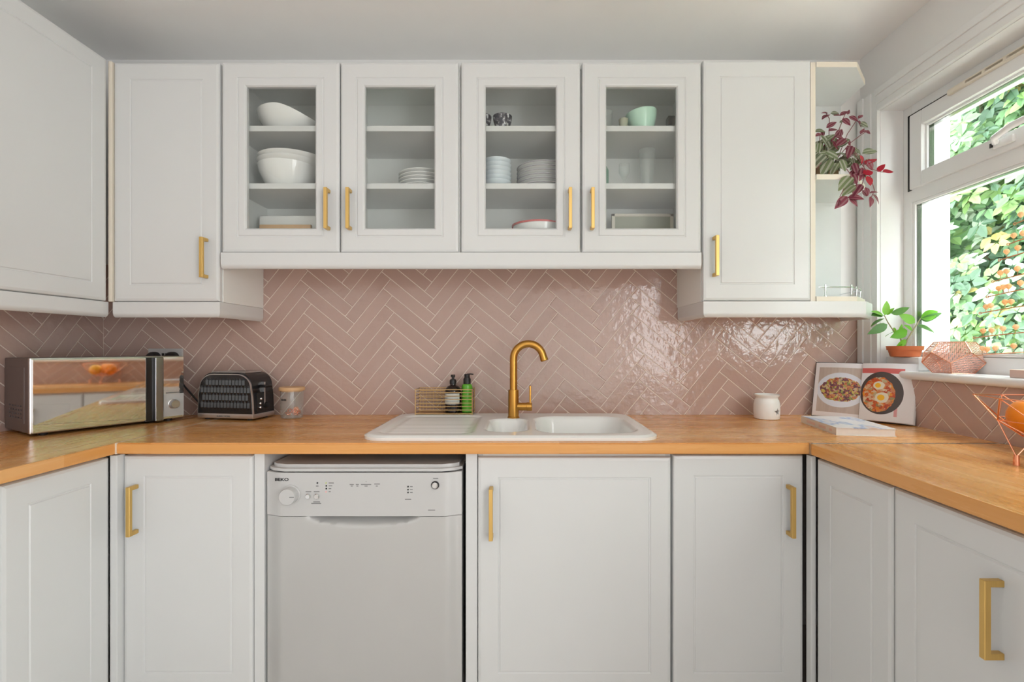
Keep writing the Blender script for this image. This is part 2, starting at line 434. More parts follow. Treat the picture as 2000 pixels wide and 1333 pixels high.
def text(name, s, size, mat, parent, loc, rot, world=False, extrude=0.0003):
    cu = bpy.data.curves.new(name, 'FONT'); cu.body = s; cu.size = size; cu.extrude = extrude; cu.offset = 0.012*size*2; cu.align_x = 'LEFT'
    t = bpy.data.objects.new(name, cu); COL.objects.link(t)
    dg = bpy.context.evaluated_depsgraph_get(); dg.update()
    me = bpy.data.meshes.new_from_object(t.evaluated_get(dg))
    bpy.data.objects.remove(t)
    me.name = name; me.materials.clear()
    me.transform(Matrix.Translation(loc) @ rot.to_4x4())
    return link(name, me, mat, parent, world)
def cut(o, bm):
    """cut a closed shape (in the object's own space) out of an object"""
    bmesh.ops.recalc_face_normals(bm, faces=bm.faces)
    me = bpy.data.meshes.new('cutter'); bm.to_mesh(me); bm.free()
    c = bpy.data.objects.new('cutter', me); COL.objects.link(c)
    c.parent = o.parent; c.location = o.location
    for m in list(o.modifiers): o.modifiers.remove(m)
    b = o.modifiers.new('cut', 'BOOLEAN'); b.operation = 'DIFFERENCE'; b.solver = 'EXACT'; b.object = c
    dg = bpy.context.evaluated_depsgraph_get(); dg.update()
    new = bpy.data.meshes.new_from_object(o.evaluated_get(dg)); o.modifiers.clear(); new.name = o.data.name; o.data = new
    bpy.data.objects.remove(c)
    w = o.modifiers.new('weighted', 'WEIGHTED_NORMAL'); w.keep_sharp = True; w.weight = 100
FRONT = Matrix.Rotation(PI/2, 3, 'X')          # text facing -y

# ------------------------------------------------------------------ the room
XL, XR, ZC, YB = -1.806, 1.459, 2.44, -4.2
ZW = 0.908                                        # worktop surface
struct(bx('floor', XL-0.1, XR+0.26, YB-0.1, 0.1, -0.06, 0.0, M['floor']))
struct(bx('ceiling', XL-0.1, XR+0.26, YB-0.1, 0.1, ZC, ZC+0.06, M['ceil']))
wall_back = struct(bx('wall_back', XL-0.1, XR+0.26, 0.0, 0.1, 0.0, ZC, M['wall']))
wall_left = struct(bx('wall_left', XL-0.1, XL, YB, 0.0, 0.0, ZC, M['wall']))
# right wall: inner leaf with the window opening, outer leaf with a slightly smaller opening
WY0, WY1, WZ0, WZ1 = -1.78, -0.117, 1.085, 2.164
def leaf_with_hole(name, x0, x1, y0, y1, z0, z1, hy0, hy1, hz0, hz1, mat):
    bm = bmesh.new()
    box(bm, x0, x1, y0, hy0, z0, z1); box(bm, x0, x1, hy1, y1, z0, z1)
    box(bm, x0, x1, hy0, hy1, z0, hz0); box(bm, x0, x1, hy0, hy1, hz1, z1)
    return bm
bm = leaf_with_hole('w', XR, 1.62, YB, 0.0, 0.0, ZC, WY0, WY1, WZ0, WZ1, None)
wall_right = struct(fin('wall_right', bm, M['wall']))
bm = leaf_with_hole('w', 1.622, 1.715, YB-0.1, 0.1, -0.1, 2.8, WY0+0.05, -0.150, 1.09, 2.15, None)
struct(fin('wall_outer_leaf', bm, M['render']))
# rear wall with the wide patio opening
struct(bx('wall_rear', XL-0.1, XR+0.16, YB-0.1, YB, 0, ZC, M['wall']))
pd = struct(bpy.data.objects.new('door_1', None)); COL.objects.link(pd); pd.location = (-0.9, YB, 0); WMAT[pd.name] = Matrix.Translation(pd.location)
bx('door_leaf', -1.30, -0.50, YB, YB+0.03, 0.0, 2.0, M['gloss_white'], pd, world=True)
for a, b, z0, z1 in ((-1.2, -0.94, 0.2, 0.9), (-0.86, -0.6, 0.2, 0.9), (-1.2, -0.94, 1.05, 1.85), (-0.86, -0.6, 1.05, 1.85)): bx('door_panel', a, b, YB+0.025, YB+0.038, z0, z1, M['gloss_white'], pd, bev=0.004, world=True)
bm = bmesh.new(); box(bm, -1.38, -1.30, YB, YB+0.04, 0, 2.08); box(bm, -0.50, -0.42, YB, YB+0.04, 0, 2.08); box(bm, -1.30, -0.50, YB, YB+0.04, 2.0, 2.08); fin('door_casing', bm, M['gloss_white'], pd, world=True)

# ------------------------------------------------------------------ herringbone tiles on the walls
TW, TL, GR = 0.0508, 0.2480, 0.0038
def herring(u0, u1, v0, v1, ang, ou, ov):
    """tile quads (clipped convex polygons) covering a rectangle; u horizontal, v vertical"""
    ca, sa = math.cos(ang), math.sin(ang); out = []
    def rot(x, y): return (ou+ca*x-sa*y, ov+sa*x+ca*y)
    def clip(poly):
        for axis, lim, sgn in ((0, u0, 1), (0, u1, -1), (1, v0, 1), (1, v1, -1)):
            res = []
            for i in range(len(poly)):
                p, q = poly[i], poly[(i+1) % len(poly)]
                dp, dq = sgn*(p[axis]-lim), sgn*(q[axis]-lim)
                if dp >= 0: res.append(p)
                if dp*dq < 0:
                    t = dp/(dp-dq); res.append((p[0]+t*(q[0]-p[0]), p[1]+t*(q[1]-p[1])))
            poly = res
            if len(poly) < 3: return None
        return poly
    h = GR/2
    for i in range(-90, 91):
        for j in range(-14, 15):
            bx0, by0 = i*TW+j*TL, i*TW-j*TL
            for (x0, y0, w, hh) in ((bx0, by0, TL, TW), (bx0, by0+TW, TW, TL)):
                q = [rot(x0+h, y0+h), rot(x0+w-h, y0+h), rot(x0+w-h, y0+hh-h), rot(x0+h, y0+hh-h)]
                if max(p[0] for p in q) < u0 or min(p[0] for p in q) > u1 or max(p[1] for p in q) < v0 or min(p[1] for p in q) > v1: continue
                full = all(u0 <= p[0] <= u1 and v0 <= p[1] <= v1 for p in q)
                c = q if full else clip(q)
                if not c: continue
                ar = abs(sum(c[k][0]*c[(k+1) % len(c)][1]-c[(k+1) % len(c)][0]*c[k][1] for k in range(len(c))))/2
                if ar < 1.2e-4: continue
                out.append(c)
    return out
def tile_piece(poly, tofn, parent):
    """a pillow-edged tile: polygon in wall coordinates, tofn maps (u, v, height) to world"""
    n = len(poly)
    cu = sum(p[0] for p in poly)/n; cv = sum(p[1] for p in poly)/n
    tl = random.uniform(-0.0009, 0.0009); tm = random.uniform(-0.0009, 0.0009)
    def inset(p, k):
        d = math.hypot(p[0]-cu, p[1]-cv); s = max(0.0, 1-k/max(d, 1e-4)); return (cu+(p[0]-cu)*s, cv+(p[1]-cv)*s)
    vs, fs = [], []
    c = tofn(cu, cv, 0.0)
    for k, hgt in ((0, 0.002), (0, 0.0072), (0.0022, 0.0085)):
        for p in poly:
            q = inset(p, k); hh = hgt+(tl*(q[0]-cu)/0.1+tm*(q[1]-cv)/0.1 if k else 0)
            vs.append(tofn(q[0], q[1], hh))
    for r in range(2):
        for i in range(n): fs.append((r*n+i, r*n+(i+1) % n, (r+1)*n+(i+1) % n, (r+1)*n+i))
    fs.append(tuple(2*n+i for i in range(n)))
    me = bpy.data.meshes.new('tile'); me.from_pydata([Vector(v)-c for v in vs], [], fs); me.materials.append(M['tile'])
    bm = bmesh.new(); bm.from_mesh(me); bmesh.ops.recalc_face_normals(bm, faces=bm.faces)
    bm.to_mesh(me); bm.free()
    o = bpy.data.objects.new('tile', me); COL.objects.link(o); o.parent = parent
    o.location = WMAT[parent.name].inverted() @ c
ANG = math.radians(45+5.8)
OU, OV = -0.6937, 1.0137
fb = lambda u, v, h: Vector((u, -h, v))
bx('grout_bed', 1.0, XR-0.003, -0.0066, 0.0, ZW-0.03, 1.33, M['grout'], wall_back, world=True)
bx('grout_bed', XL, 1.0, -0.0066, 0.0, ZW-0.03, 1.556, M['grout'], wall_back, world=True)
for p in herring(XL+0.003, XR-0.006, ZW-0.02, 1.552, ANG, OU, OV):
    if min(q[0] for q in p) <= 0.72: tile_piece(p, fb, wall_back)
for p in herring(0.40, XR-0.006, ZW-0.02, 1.33, ANG, OU, OV):                 # plain plaster above, behind the open shelf
    if min(q[0] for q in p) > 0.72: tile_piece(p, fb, wall_back)
fl = lambda u, v, h: Vector((XL+h, u, v))
bx('grout_bed', XL, XL+0.0066, -2.3, 0.0, ZW-0.03, 1.33, M['grout'], wall_left, world=True)
for p in herring(-2.29, -0.012, ZW-0.02, 1.33, ANG, 0.10, 0.02+OV): tile_piece(p, fl, wall_left)
fr_ = lambda u, v, h: Vector((XR-h, -u, v))
bx('grout_bed', XR-0.0066, XR, -2.3, 0.0, ZW-0.03, 1.082, M['grout'], wall_right, world=True)
for p in herring(0.012, 2.29, ZW-0.02, 1.078, ANG, 0.24, OV-0.04): tile_piece(p, fr_, wall_right)
bx('tile_edge_trim', XR-0.016, XR, -0.014, 0.0, 1.109, 1.33, M['edge'], wall_back, world=True)

# ------------------------------------------------------------------ window, casing, sill
win = struct(bpy.data.objects.new('window_1', None)); COL.objects.link(win); win.location = (1.59, (WY0+WY1)/2, WZ0); WMAT[win.name] = Matrix.Translation(win.location)
FX0, FX1 = 1.553, 1.62
def ring(name, x0, x1, y0, y1, z0, z1, w, mat, parent, bev=0.003, wb=None, wt=None):
    bm = bmesh.new(); wb = w if wb is None else wb; wt = w if wt is None else wt
    box(bm, x0, x1, y0, y0+w, z0, z1, bev); box(bm, x0, x1, y1-w, y1, z0, z1, bev)
    box(bm, x0, x1, y0+w-0.001, y1-w+0.001, z0, z0+wb, bev); box(bm, x0, x1, y0+w-0.001, y1-w+0.001, z1-wt, z1, bev)
    return fin(name, bm, mat, parent, world=True, smooth=True)
ring('window_frame', FX0, FX1, WY0, WY1, 1.098, WZ1, 0.043, M['upvc'], win, wb=0.066)
bx('transom', FX0, FX1, WY0+0.04, WY1-0.04, 1.775, 1.8265, M['upvc'], win, bev=0.003, world=True)
bx('inner_step', FX0+0.012, FX1, WY0+0.04, WY1-0.04, 1.160, 1.176, M['upvc'], win, bev=0.004, world=True)
sash = ring('opening_sash', FX0-0.012, FX1-0.01, WY0+0.045, WY1-0.045, 1.824, 2.119, 0.058, M['upvc'], win, bev=0.005)
ring('sash_bead', FX0+0.004, FX1-0.005, WY0+0.100, WY1-0.100, 1.878, 2.065, 0.012, M['upvc'], sash, bev=0.003)
bm = bmesh.new(); box(bm, FX0-0.003, FX0+0.004, WY1-0.0455, WY1-0.0270, 1.823, 2.123); box(bm, FX0-0.003, FX0+0.004, -0.345, WY1-0.0270, 2.1185, 2.1260); fin('sash_gasket', bm, M['blackmat'], win, world=True)
ring('pane_gasket', FX0+0.012, FX0+0.03, WY0+0.111, WY1-0.111, 1.889, 2.054, 0.003, M['darksteel'], sash, bev=0)
bx('pane', FX0+0.018, FX0+0.024, WY0+0.112, WY1-0.112, 1.890, 2.053, M['wglass'], sash, world=True)
ring('glazing_bead', FX0+0.004, FX1-0.005, WY0+0.042, WY1-0.042, 1.165, 1.776, 0.012, M['upvc'], win, bev=0.003)
ring('pane_gasket', FX0+0.012, FX0+0.03, WY0+0.053, WY1-0.053, 1.176, 1.765, 0.003, M['darksteel'], win, bev=0)
bx('pane', FX0+0.018, FX0+0.024, WY0+0.054, WY1-0.054, 1.177, 1.764, M['wglass'], win, world=True)
# handle on the sash bottom rail
bm = bmesh.new(); box(bm, FX0-0.026, FX0-0.010, -0.585, -0.515, 1.842, 1.868, 0.006)
hb = fin('sash_handle', bm, M['upvc'], sash, world=True, smooth=True)
tb('lever', [(FX0-0.03, -0.535, 1.858), (FX0-0.045, -0.545, 1.868), (FX0-0.047, -0.60, 1.882), (FX0-0.046, -0.68, 1.886)], 0.0105, M['upvc'], hb, world=True)
bx('key_slot', FX0-0.028, FX0-0.0255, -0.522, -0.512, 1.848, 1.862, M['blackmat'], hb, world=True)
# trickle vent along the head
bm = bmesh.new(); box(bm, FX0-0.024, FX0-0.002, -1.10, -0.345, 2.104, 2.126, 0.006)
tv = fin('trickle_vent', bm, M['edge'], win, world=True, smooth=True)
wl_ = WMAT[tv.name].inverted(); bm = bmesh.new()
for k in range(9):
    y = -0.42-k*0.072; box(bm, FX0-0.03, FX0-0.005, y-0.060, y, 2.111, 2.119)
bmesh.ops.transform(bm, matrix=wl_, verts=bm.verts); cut(tv, bm)
# reveal lining
bm = bmesh.new()
box(bm, XR+0.001, FX0, WY1-0.002, WY1+0.004, 1.09, WZ1+0.002); box(bm, XR+0.001, FX0, WY0-0.004, WY0+0.002, 1.09, WZ1+0.002); box(bm, XR+0.001, FX0, WY0, WY1, WZ1-0.002, WZ1+0.004)
fin('reveal_lining', bm, M['gloss_white'], win, world=True)
# window board with a rounded nose
bm = bmesh.new(); box(bm, 1.426, FX0+0.002, WY0-0.06, -0.008, 1.080, 1.109, 0.0125, 4)
sill = fin('window_sill', bm, M['gloss_white'], win, world=True, smooth=True)
def casing(name, a0, a1, b0, b1, vertical):
    t = struct(bpy.data.objects.new(name, None)); COL.objects.link(t); WMAT[t.name] = Matrix.Identity(4)
    steps = ((0.0, 0.34, 0.013), (0.30, 0.72, 0.019), (0.68, 1.0, 0.025))
    bm = bmesh.new()
    for s0, s1, pr in steps:
        if vertical:
            y0 = a0+(a1-a0)*s0; y1 = a0+(a1-a0)*s1; box(bm, XR-pr, XR+0.002, y0, y1, b0, b1, 0.003)
        else:
            z0 = a0+(a1-a0)*s0; z1 = a0+(a1-a0)*s1; box(bm, XR-pr, XR+0.002, b0, b1, z0, z1, 0.003)
    fin('moulding', bm, M['gloss_white'], t, world=True, smooth=True)
casing('trim_1', WY1, -0.016, 1.109, WZ1+0.085, True)
casing('trim_2', WZ1, WZ1+0.085, WY0-0.085, WY1+0.0, False)
casing('trim_3', WY0, WY0-0.085, 1.109, WZ1+0.0, True)

# ------------------------------------------------------------------ cabinets
def nested(bm, w, h, rings, cap=True):
    """quads between nested rectangles; rings = [(inset, y)]"""
    prev = None
    for ins, y in rings:
        r = [bm.verts.new(p) for p in ((ins, y, ins), (w-ins, y, ins), (w-ins, y, h-ins), (ins, y, h-ins))]
        if prev:
            for i in range(4): bm.faces.new((prev[i], prev[(i+1) % 4], r[(i+1) % 4], r[i]))
        prev = r
    return prev
def door_mesh(w, h, t=0.020, ins=0.060, hole=None):
    bm = bmesh.new()
    rg = [(0, 0), (0, -t+0.006), (0.0025, -t+0.0015), (0.010, -t-0.0008), (ins, -t), (ins+0.0018, -t+0.0026), (ins+0.0048, -t+0.0026), (ins+0.0075, -t-0.0002)]
    if hole:
        rg += [(hole-0.0075, -t-0.0002), (hole-0.004, -t+0.001), (hole, -t+0.006), (hole, 0), (0, 0)]
        nested(bm, w, h, rg)
    else:
        last = nested(bm, w, h, rg); bm.faces.new(last)
        b = [bm.verts.new(p) for p in ((0, 0, 0), (w, 0, 0), (w, 0, h), (0, 0, h))]; bm.faces.new(b[::-1])
    bmesh.ops.remove_doubles(bm, verts=bm.verts, dist=0.00005)
    return bm
def handle(parent, hx, z0, z1, yf, pinward=0):
    """square-section brass bar on two posts; yf = door front (local y)"""
    bm = bmesh.new(); s = 0.006
    box(bm, hx-s, hx+s, yf-0.036, yf-0.024, z0, z1, 0.0008, 1)
    box(bm, hx-s, hx+s, yf-0.026, yf+0.001, z0, z0+0.012, 0.0008, 1); box(bm, hx-s, hx+s, yf-0.026, yf+0.001, z1-0.012, z1, 0.0008, 1)
    return fin('handle', bm, M['brass'], parent)
def add_door(cab, x0, x1, z0, z1, yb, ins=0.060, hole=None, hd=None):
    """door x0..x1, z0..z1 in cabinet space, back face at yb; hd = (x, z0, z1) in cabinet space"""
    bm = door_mesh(x1-x0, z1-z0, ins=ins, hole=hole)
    bmesh.ops.translate(bm, vec=(x0, yb, z0), verts=bm.verts)
    d = fin('door', bm, M['white'], cab)
    if hole: bx('glass_pane', x0+hole-0.006, x1-hole+0.006, yb-0.008, yb-0.004, z0+hole-0.006, z1-hole+0.006, M['glass'], d)
    if hd: handle(d, hd[0], hd[1], hd[2], yb-0.020)
    return d
def carcass(cab, w, h, dep, t=0.016, shelves=(), back=True):
    bx('side_panel', 0, t, -dep, 0, 0, h, M['carcass'], cab); bx('side_panel', w-t, w, -dep, 0, 0, h, M['carcass'], cab)
    bx('top_panel', t, w-t, -dep, 0, h-t, h, M['carcass'], cab); bx('bottom_panel', t, w-t, -dep, 0, 0, t, M['carcass'], cab)
    if back: bx('back_panel', t, w-t, -0.008, 0, t, h-t, M['carcass'], cab)
    for z in shelves: bx('shelf', t, w-t, -dep+0.006, -0.008, z-0.021, z, M['white'], cab, bev=0.001)
TB = -0.0095                                       # wall units hang on the tiles or plaster just clear of the wall
DU = 0.290
# left wall unit run (front faces +x)
for nm, y0, w, hx, lb in (('wall_cabinet', -0.818, 0.498, 0.045, 'white wall cabinet on the left wall above the microwave, in the corner'),
                          ('wall_cabinet', -1.32, 0.498, 0.453, 'white wall cabinet on the left wall, second from the corner')):
    c = thing(nm, lb, 'cabinet', (XL+0.0095, y0, 1.366), PI/2, 'white panelled wall cabinets')
    carcass(c, w, 0.886, 0.2575)
    add_door(c, 0.002, w-0.002, 0.002, 0.886, -0.258, hd=(hx, 0.09, 0.24))
def pelmet(name, label, pts, z0, z1, mat=None):
    """board with a rounded lower front edge swept along a plan polyline"""
    bm = bmesh.new(); t = 0.018; prof = [(0, z1), (-0.0, z0+0.016), (0.003, z0+0.006), (0.010, z0), (t, z0), (t, z1)]
    P = [Vector((p[0], p[1], 0)) for p in pts]; rings = []
    for i, p in enumerate(P):
        a = (P[i]-P[i-1]).normalized() if i > 0 else None; b = (P[i+1]-P[i]).normalized() if i < len(P)-1 else None
        if a is None: a = b
        if b is None: b = a
        na = Vector((-a.y, a.x, 0)); nb = Vector((-b.y, b.x, 0)); nn = (na+nb); nn = nn/ (nn.length_squared/2.0) if nn.length > 1e-6 else na
        rings.append([bm.verts.new((p.x+nn.x*q, p.y+nn.y*q, z)) for q, z in prof])
    m = len(prof)
    for a, b in zip(rings, rings[1:]):
        for k in range(m): bm.faces.new((a[k], a[(k+1) % m], b[(k+1) % m], b[k]))
    bm.faces.new(rings[0][::-1]); bm.faces.new(rings[-1])
    return tag(fin(name, bm, mat or M['white'], smooth=True, angle=40), label, 'pelmet', 'pelmets under the wall cabinets')
pelmet('cabinet_pelmet', 'white pelmet board under the wall cabinets on the left wall', [(-1.522, -1.32), (-1.522, -0.311)], 1.309, 1.365)
# corner filler and tall unit at the left of the back wall
tag(bx('corner_filler', -1.520, -1.506, -0.316, -0.300, 1.366, 2.25, M['edge'], bev=0.003), 'narrow cream filler strip between the two corner wall cabinets', 'filler strip')
c = thing('wall_cabinet', 'tall white wall cabinet over the socket and toaster', 'cabinet', (-1.504, TB, 1.366), 0, 'white panelled wall cabinets')
carcass(c, 0.392, 0.884, DU-0.0095)
add_door(c, 0.001, 0.389, 0.002, 0.880, -DU+0.0085, hd=(0.344, 0.086, 0.232))
pelmet('cabinet_pelmet', 'white pelmet under the tall wall cabinet over the toaster', [(-1.506, -0.311), (-1.112, -0.311), (-1.112, -0.011)], 1.309, 1.365)
# two glazed double units
for x0, doors, hd, lb in ((-1.107, ((-1.1055, -0.6730), (-0.6685, -0.2345)), (-0.7115, -0.632), 'glass-door wall cabinet holding nested white bowls and plain white plates'),
                          (-0.228, ((-0.2245, 0.2135), (0.2205, 0.6585)), (0.174, 0.2555), 'glass-door wall cabinet holding glassware and a mint bowl')):
    w = 0.877 if x0 < -1 else 0.888
    c = thing('glazed_wall_cabinet', lb, 'cabinet', (x0, TB, 1.547), 0, 'glass-door wall cabinets')
    carcass(c, w, 0.703, DU-0.0095, shelves=(0.2645, 0.4795))
    for k, (a, b) in enumerate(doors):
        add_door(c, a-x0, b-x0, 0.001, 0.702, -DU+0.0085, ins=0.056, hole=0.0895, hd=(hd[k]-x0, 0.082, 0.230))
    bx('divider', w/2-0.008, w/2+0.008, -DU+0.02, -0.008, 0.016, 0.687, M['carcass'], c)
    for sx in (0.016, w-0.046):
        bx('hanging_bracket', sx, sx+0.03, -0.045, -0.008, 0.587, 0.627, M['darksteel'], c, bev=0.003)
pelmet('cabinet_pelmet', 'long white pelmet under the glass-door wall cabinets', [(-1.105, -0.318), (0.657, -0.318)], 1.488, 1.546)
# tall unit at the right, open end shelf, pelmet
c = thing('wall_cabinet', 'tall white wall cabinet beside the open shelf with the trailing plant', 'cabinet', (0.665, TB, 1.368), 0, 'white panelled wall cabinets')
carcass(c, 0.398, 0.886, DU-0.0095)
add_door(c, 0.001, 0.397, 0.002, 0.888, -DU+0.0085, hd=(0.040, 0.090, 0.236))
es = thing('open_end_shelf', 'white open end shelf unit with angled boards in the window corner', 'shelf', (1.063, TB, 1.368))
bx('side_panel', 0.002, 0.020, -DU+0.0, 0, 0, 0.882, M['white'], es)
bx('edge_strip', 0.002, 0.020, -DU-0.004, -DU, 0, 0.884, M['edge'], es)
bx('back_panel', 0.020, 0.300, -0.010, 0.0, 0.0, 0.862, M['white'], es)
plan = [(0.020, 0.0), (0.300, 0.0), (0.282, -0.180), (0.168, -0.300), (0.020, -0.300)]
for nm, z0, z1 in (('top_board', 0.862, 0.882), ('middle_board', 0.448, 0.468), ('bottom_board', 0.0, 0.018)):
    bm = bmesh.new(); prism(bm, plan, z0, z1); fin(nm, bm, M['white'], es)
    bm = bmesh.new()
    for (a, b) in ((plan[4], plan[3]), (plan[3], plan[2])):
        dx, dy = b[0]-a[0], b[1]-a[1]; l = math.hypot(dx, dy); nx, ny = dy/l*0.0015, -dx/l*0.0015
        prism(bm, [a, b, (b[0]+nx, b[1]+ny), (a[0]+nx, a[1]+ny)], z0+0.0005, z1-0.0005)
    fin('edge_strip', bm, M['edge'], es)
# gallery rail round the lowest board
rp = [(0.034, -0.288), (0.160, -0.288), (0.268, -0.176), (0.283, -0.03)]
rail = tb('gallery_rail', [(x, y, 0.054) for x, y in rp], 0.0022, M['chrome'], es)
for x, y in ((0.060, -0.288), (0.158, -0.286), (0.214, -0.232), (0.270, -0.172)):
    lat('rail_post', [(0, 0.017), (0.0055, 0.018), (0.0055, 0.020), (0.0025, 0.024), (0.0025, 0.040), (0.004, 0.044), (0.004, 0.052), (0.003, 0.060), (0.0035, 0.063), (0, 0.065)], M['chrome'], es, seg=10, c=(x, y, 0))
pelmet('cabinet_pelmet', 'white pelmet wrapping under the tall cabinet and the open end shelf', [(0.665, -0.018), (0.665, -0.315), (1.262, -0.315), (1.368, -0.200), (1.380, -0.018)], 1.309, 1.3675)

# base units
ZP, ZD0, ZD1 = 0.10, 0.13, 0.862
def base(label, loc, rz, w, dep, doors, zt=0.872, dtop=None, group='white base cabinets'):
    c = thing('base_cabinet', label, 'cabinet', loc, rz, group)
    h = zt-ZP
    t = 0.016
    bx('side_panel', 0, t, -dep, -0.02, ZP, zt, M['white'], c); bx('side_panel', w-t, w, -dep, -0.02, ZP, zt, M['white'], c)
    bx('bottom_panel', t, w-t, -dep, -0.02, ZP, ZP+t, M['carcass'], c); bx('back_panel', t, w-t, -0.03, -0.02, ZP+t, zt-0.25, M['carcass'], c)
    bx('front_rail', t, w-t, -dep, -dep+0.016, zt-0.03, zt, M['carcass'], c)
    bx('plinth', 0, w, -dep+0.05, -dep+0.066, 0.0, ZP, M['white'], c)
    for a, b, z0, z1, hd in doors: add_door(c, a, b, z0, z1, -dep-0.0005, ins=0.062, hd=hd)
    return c
base('white base cabinet below the toaster, left of the dishwasher', (-1.2305, 0, 0), 0, 0.402, 0.580, [(0.001, 0.400, ZD0, ZD1+0.002, (0.042, 0.626, 0.776))])
base('wide white sink base cabinet right of the dishwasher', (-0.138, 0, 0), 0, 0.601, 0.580, [(0.001, 0.597, ZD0, ZD1-0.003, (0.043, 0.614, 0.770))])
base('white base cabinet below the star jar, right of the sink cabinet', (0.465, 0, 0), 0, 0.404, 0.580, [(0.001, 0.402, ZD0, ZD1+0.003, (0.354, 0.622, 0.776))])
tag(bx('end_panel', -0.8265, -0.795, -0.600, -0.02, 0.0, 0.872, M['white'], bev=0.001), 'white end panel left of the silver dishwasher', 'panel', 'panels beside the dishwasher')
tag(bx('end_panel', -0.175, -0.1395, -0.592, -0.02, 0.0, 0.872, M['white'], bev=0.001), 'white end panel between the dishwasher and the sink cabinet', 'panel', 'panels beside the dishwasher')
tag(bx('corner_post', -1.2545, -1.2315, -0.6215, -0.590, 0.0, 0.870, M['white'], bev=0.003), 'white corner post where the left base cabinets meet the back run', 'corner post', 'corner posts')
tag(bx('corner_post', 0.8725, 0.8890, -0.630, -0.604, 0.0, 0.870, M['white'], bev=0.003), 'white corner post between the back run and the window-side base cabinets', 'corner post', 'corner posts')
# left run, front faces +x
DL = 0.531
base('plain white base cabinet without a handle below the microwave', (XL, -0.930, 0), PI/2, 0.310, DL, [(0.002, 0.308, ZD0, ZD1+0.002, None)])
dr = base('white drawer cabinet next to the plain cabinet on the left run', (XL, -1.432, 0), PI/2, 0.500, DL, [])
zz = [ZD0, 0.375, 0.55, 0.705, ZD1]
for k in range(4):
    bm = bmesh.new(); box(bm, 0.002, 0.497, -DL-0.0205, -DL-0.0005, zz[k]+0.0015, zz[k+1]-0.0015, 0.003)
    d = fin('drawer', bm, M['white'], dr, smooth=True)
    bm = bmesh.new(); zc = (zz[k]+zz[k+1])/2
    box(bm, 0.17, 0.33, -DL-0.056, -DL-0.044, zc-0.006, zc+0.006, 0.0008, 1); box(bm, 0.17, 0.182, -DL-0.046, -DL-0.019, zc-0.006, zc+0.006); box(bm, 0.318, 0.33, -DL-0.046, -DL-0.019, zc-0.006, zc+0.006)
    fin('handle', bm, M['brass'], d)
base('white base cabinet at the far end of the left run', (XL, -2.034, 0), PI/2, 0.600, DL, [(0.002, 0.598, ZD0, ZD1+0.002, (0.55, 0.62, 0.77))])
# right run, front faces -x (local x runs towards the room)
DR = 0.554
base('narrow white corner base cabinet without a handle under the window worktop', (XR, -0.634, 0), -PI/2, 0.304, DR, [(0.006, 0.301, ZD0, ZD1+0.002, None)])
base('white base cabinet with a large brass handle under the window worktop', (XR, -0.940, 0), -PI/2, 0.398, DR, [(0.002, 0.396, ZD0, ZD1+0.002, (0.262, 0.624, 0.770))])
base('white base cabinet at the far end of the window-side run', (XR, -1.340, 0), -PI/2, 0.560, DR, [(0.002, 0.558, ZD0, ZD1+0.002, (0.05, 0.624, 0.770))])
base('white base cabinet ending the window-side run', (XR, -1.902, 0), -PI/2, 0.398, DR, [(0.002, 0.396, ZD0, ZD1+0.002, (0.05, 0.624, 0.770))])

# ------------------------------------------------------------------ worktops
TH = 0.034
SX0, SX1, SY0, SY1 = -0.510, 0.435, -0.592, -0.062        # sink outline
HX0, HX1, HY0, HY1 = SX0+0.03, SX1-0.03, SY0+0.028, SY1-0.03
def slab_hole(x0, x1, y0, y1, z0, z1, hole=None):
    bm = bmesh.new()
    if not hole: box(bm, x0, x1, y0, y1, z0, z1, 0.0035); return bm
    hx0, hx1, hy0, hy1 = hole
    O = [(x0, y0), (x1, y0), (x1, y1), (x0, y1)]; I = [(hx0, hy0), (hx1, hy0), (hx1, hy1), (hx0, hy1)]
    V = {}
    for nm, pts in (('o', O), ('i', I)):
        for z in (z0, z1): V[nm, z] = [bm.verts.new((p[0], p[1], z)) for p in pts]
    for k in range(4):
        l = (k+1) % 4
        bm.faces.new((V['o', z1][k], V['o', z1][l], V['i', z1][l], V['i', z1][k])); bm.faces.new((V['o', z0][l], V['o', z0][k], V['i', z0][k], V['i', z0][l]))
        bm.faces.new((V['o', z0][k], V['o', z0][l], V['o', z1][l], V['o', z1][k])); bm.faces.new((V['i', z0][l], V['i', z0][k], V['i', z1][k], V['i', z1][l]))
    es = [e for e in bm.edges if all(abs(v.co.y-y0) < 1e-6 for v in e.verts) and abs(e.verts[0].co.z-e.verts[1].co.z) < 1e-6]
    bmesh.ops.bevel(bm, geom=es, offset=0.0035, segments=2, affect='EDGES')
    return bm
wt = tag(fin('worktop', slab_hole(-1.2295, XR-0.0055, -0.625, -0.0095, ZW-TH, ZW, (HX0, HX1, HY0, HY1)), M['wood_x'], smooth=True), 'oiled wood block worktop along the back wall with the sink set in it', 'worktop', 'wood block worktops')
wl = tag(fin('worktop', slab_hole(XL+0.0095, -1.2335, -2.03, -0.0095, ZW-TH, ZW), M['wood_y'], smooth=True), 'oiled wood block worktop on the left run under the microwave', 'worktop', 'wood block worktops')
wr = tag(fin('worktop', slab_hole(0.8695, XR-0.0095, -2.30, -0.6335, ZW-TH, ZW), M['wood_y'], smooth=True), 'oiled wood block worktop below the window with the copper fruit basket', 'worktop', 'wood block worktops')
bx('joint_strip', -1.2335, -1.2295, -0.627, -0.0095, ZW-TH, ZW+0.0002, M['edge'], wl, world=True)
bx('joint_strip', 0.8695, XR-0.0095, -0.6345, -0.6255, ZW-TH, ZW+0.0003, M['steel'], wr, world=True)

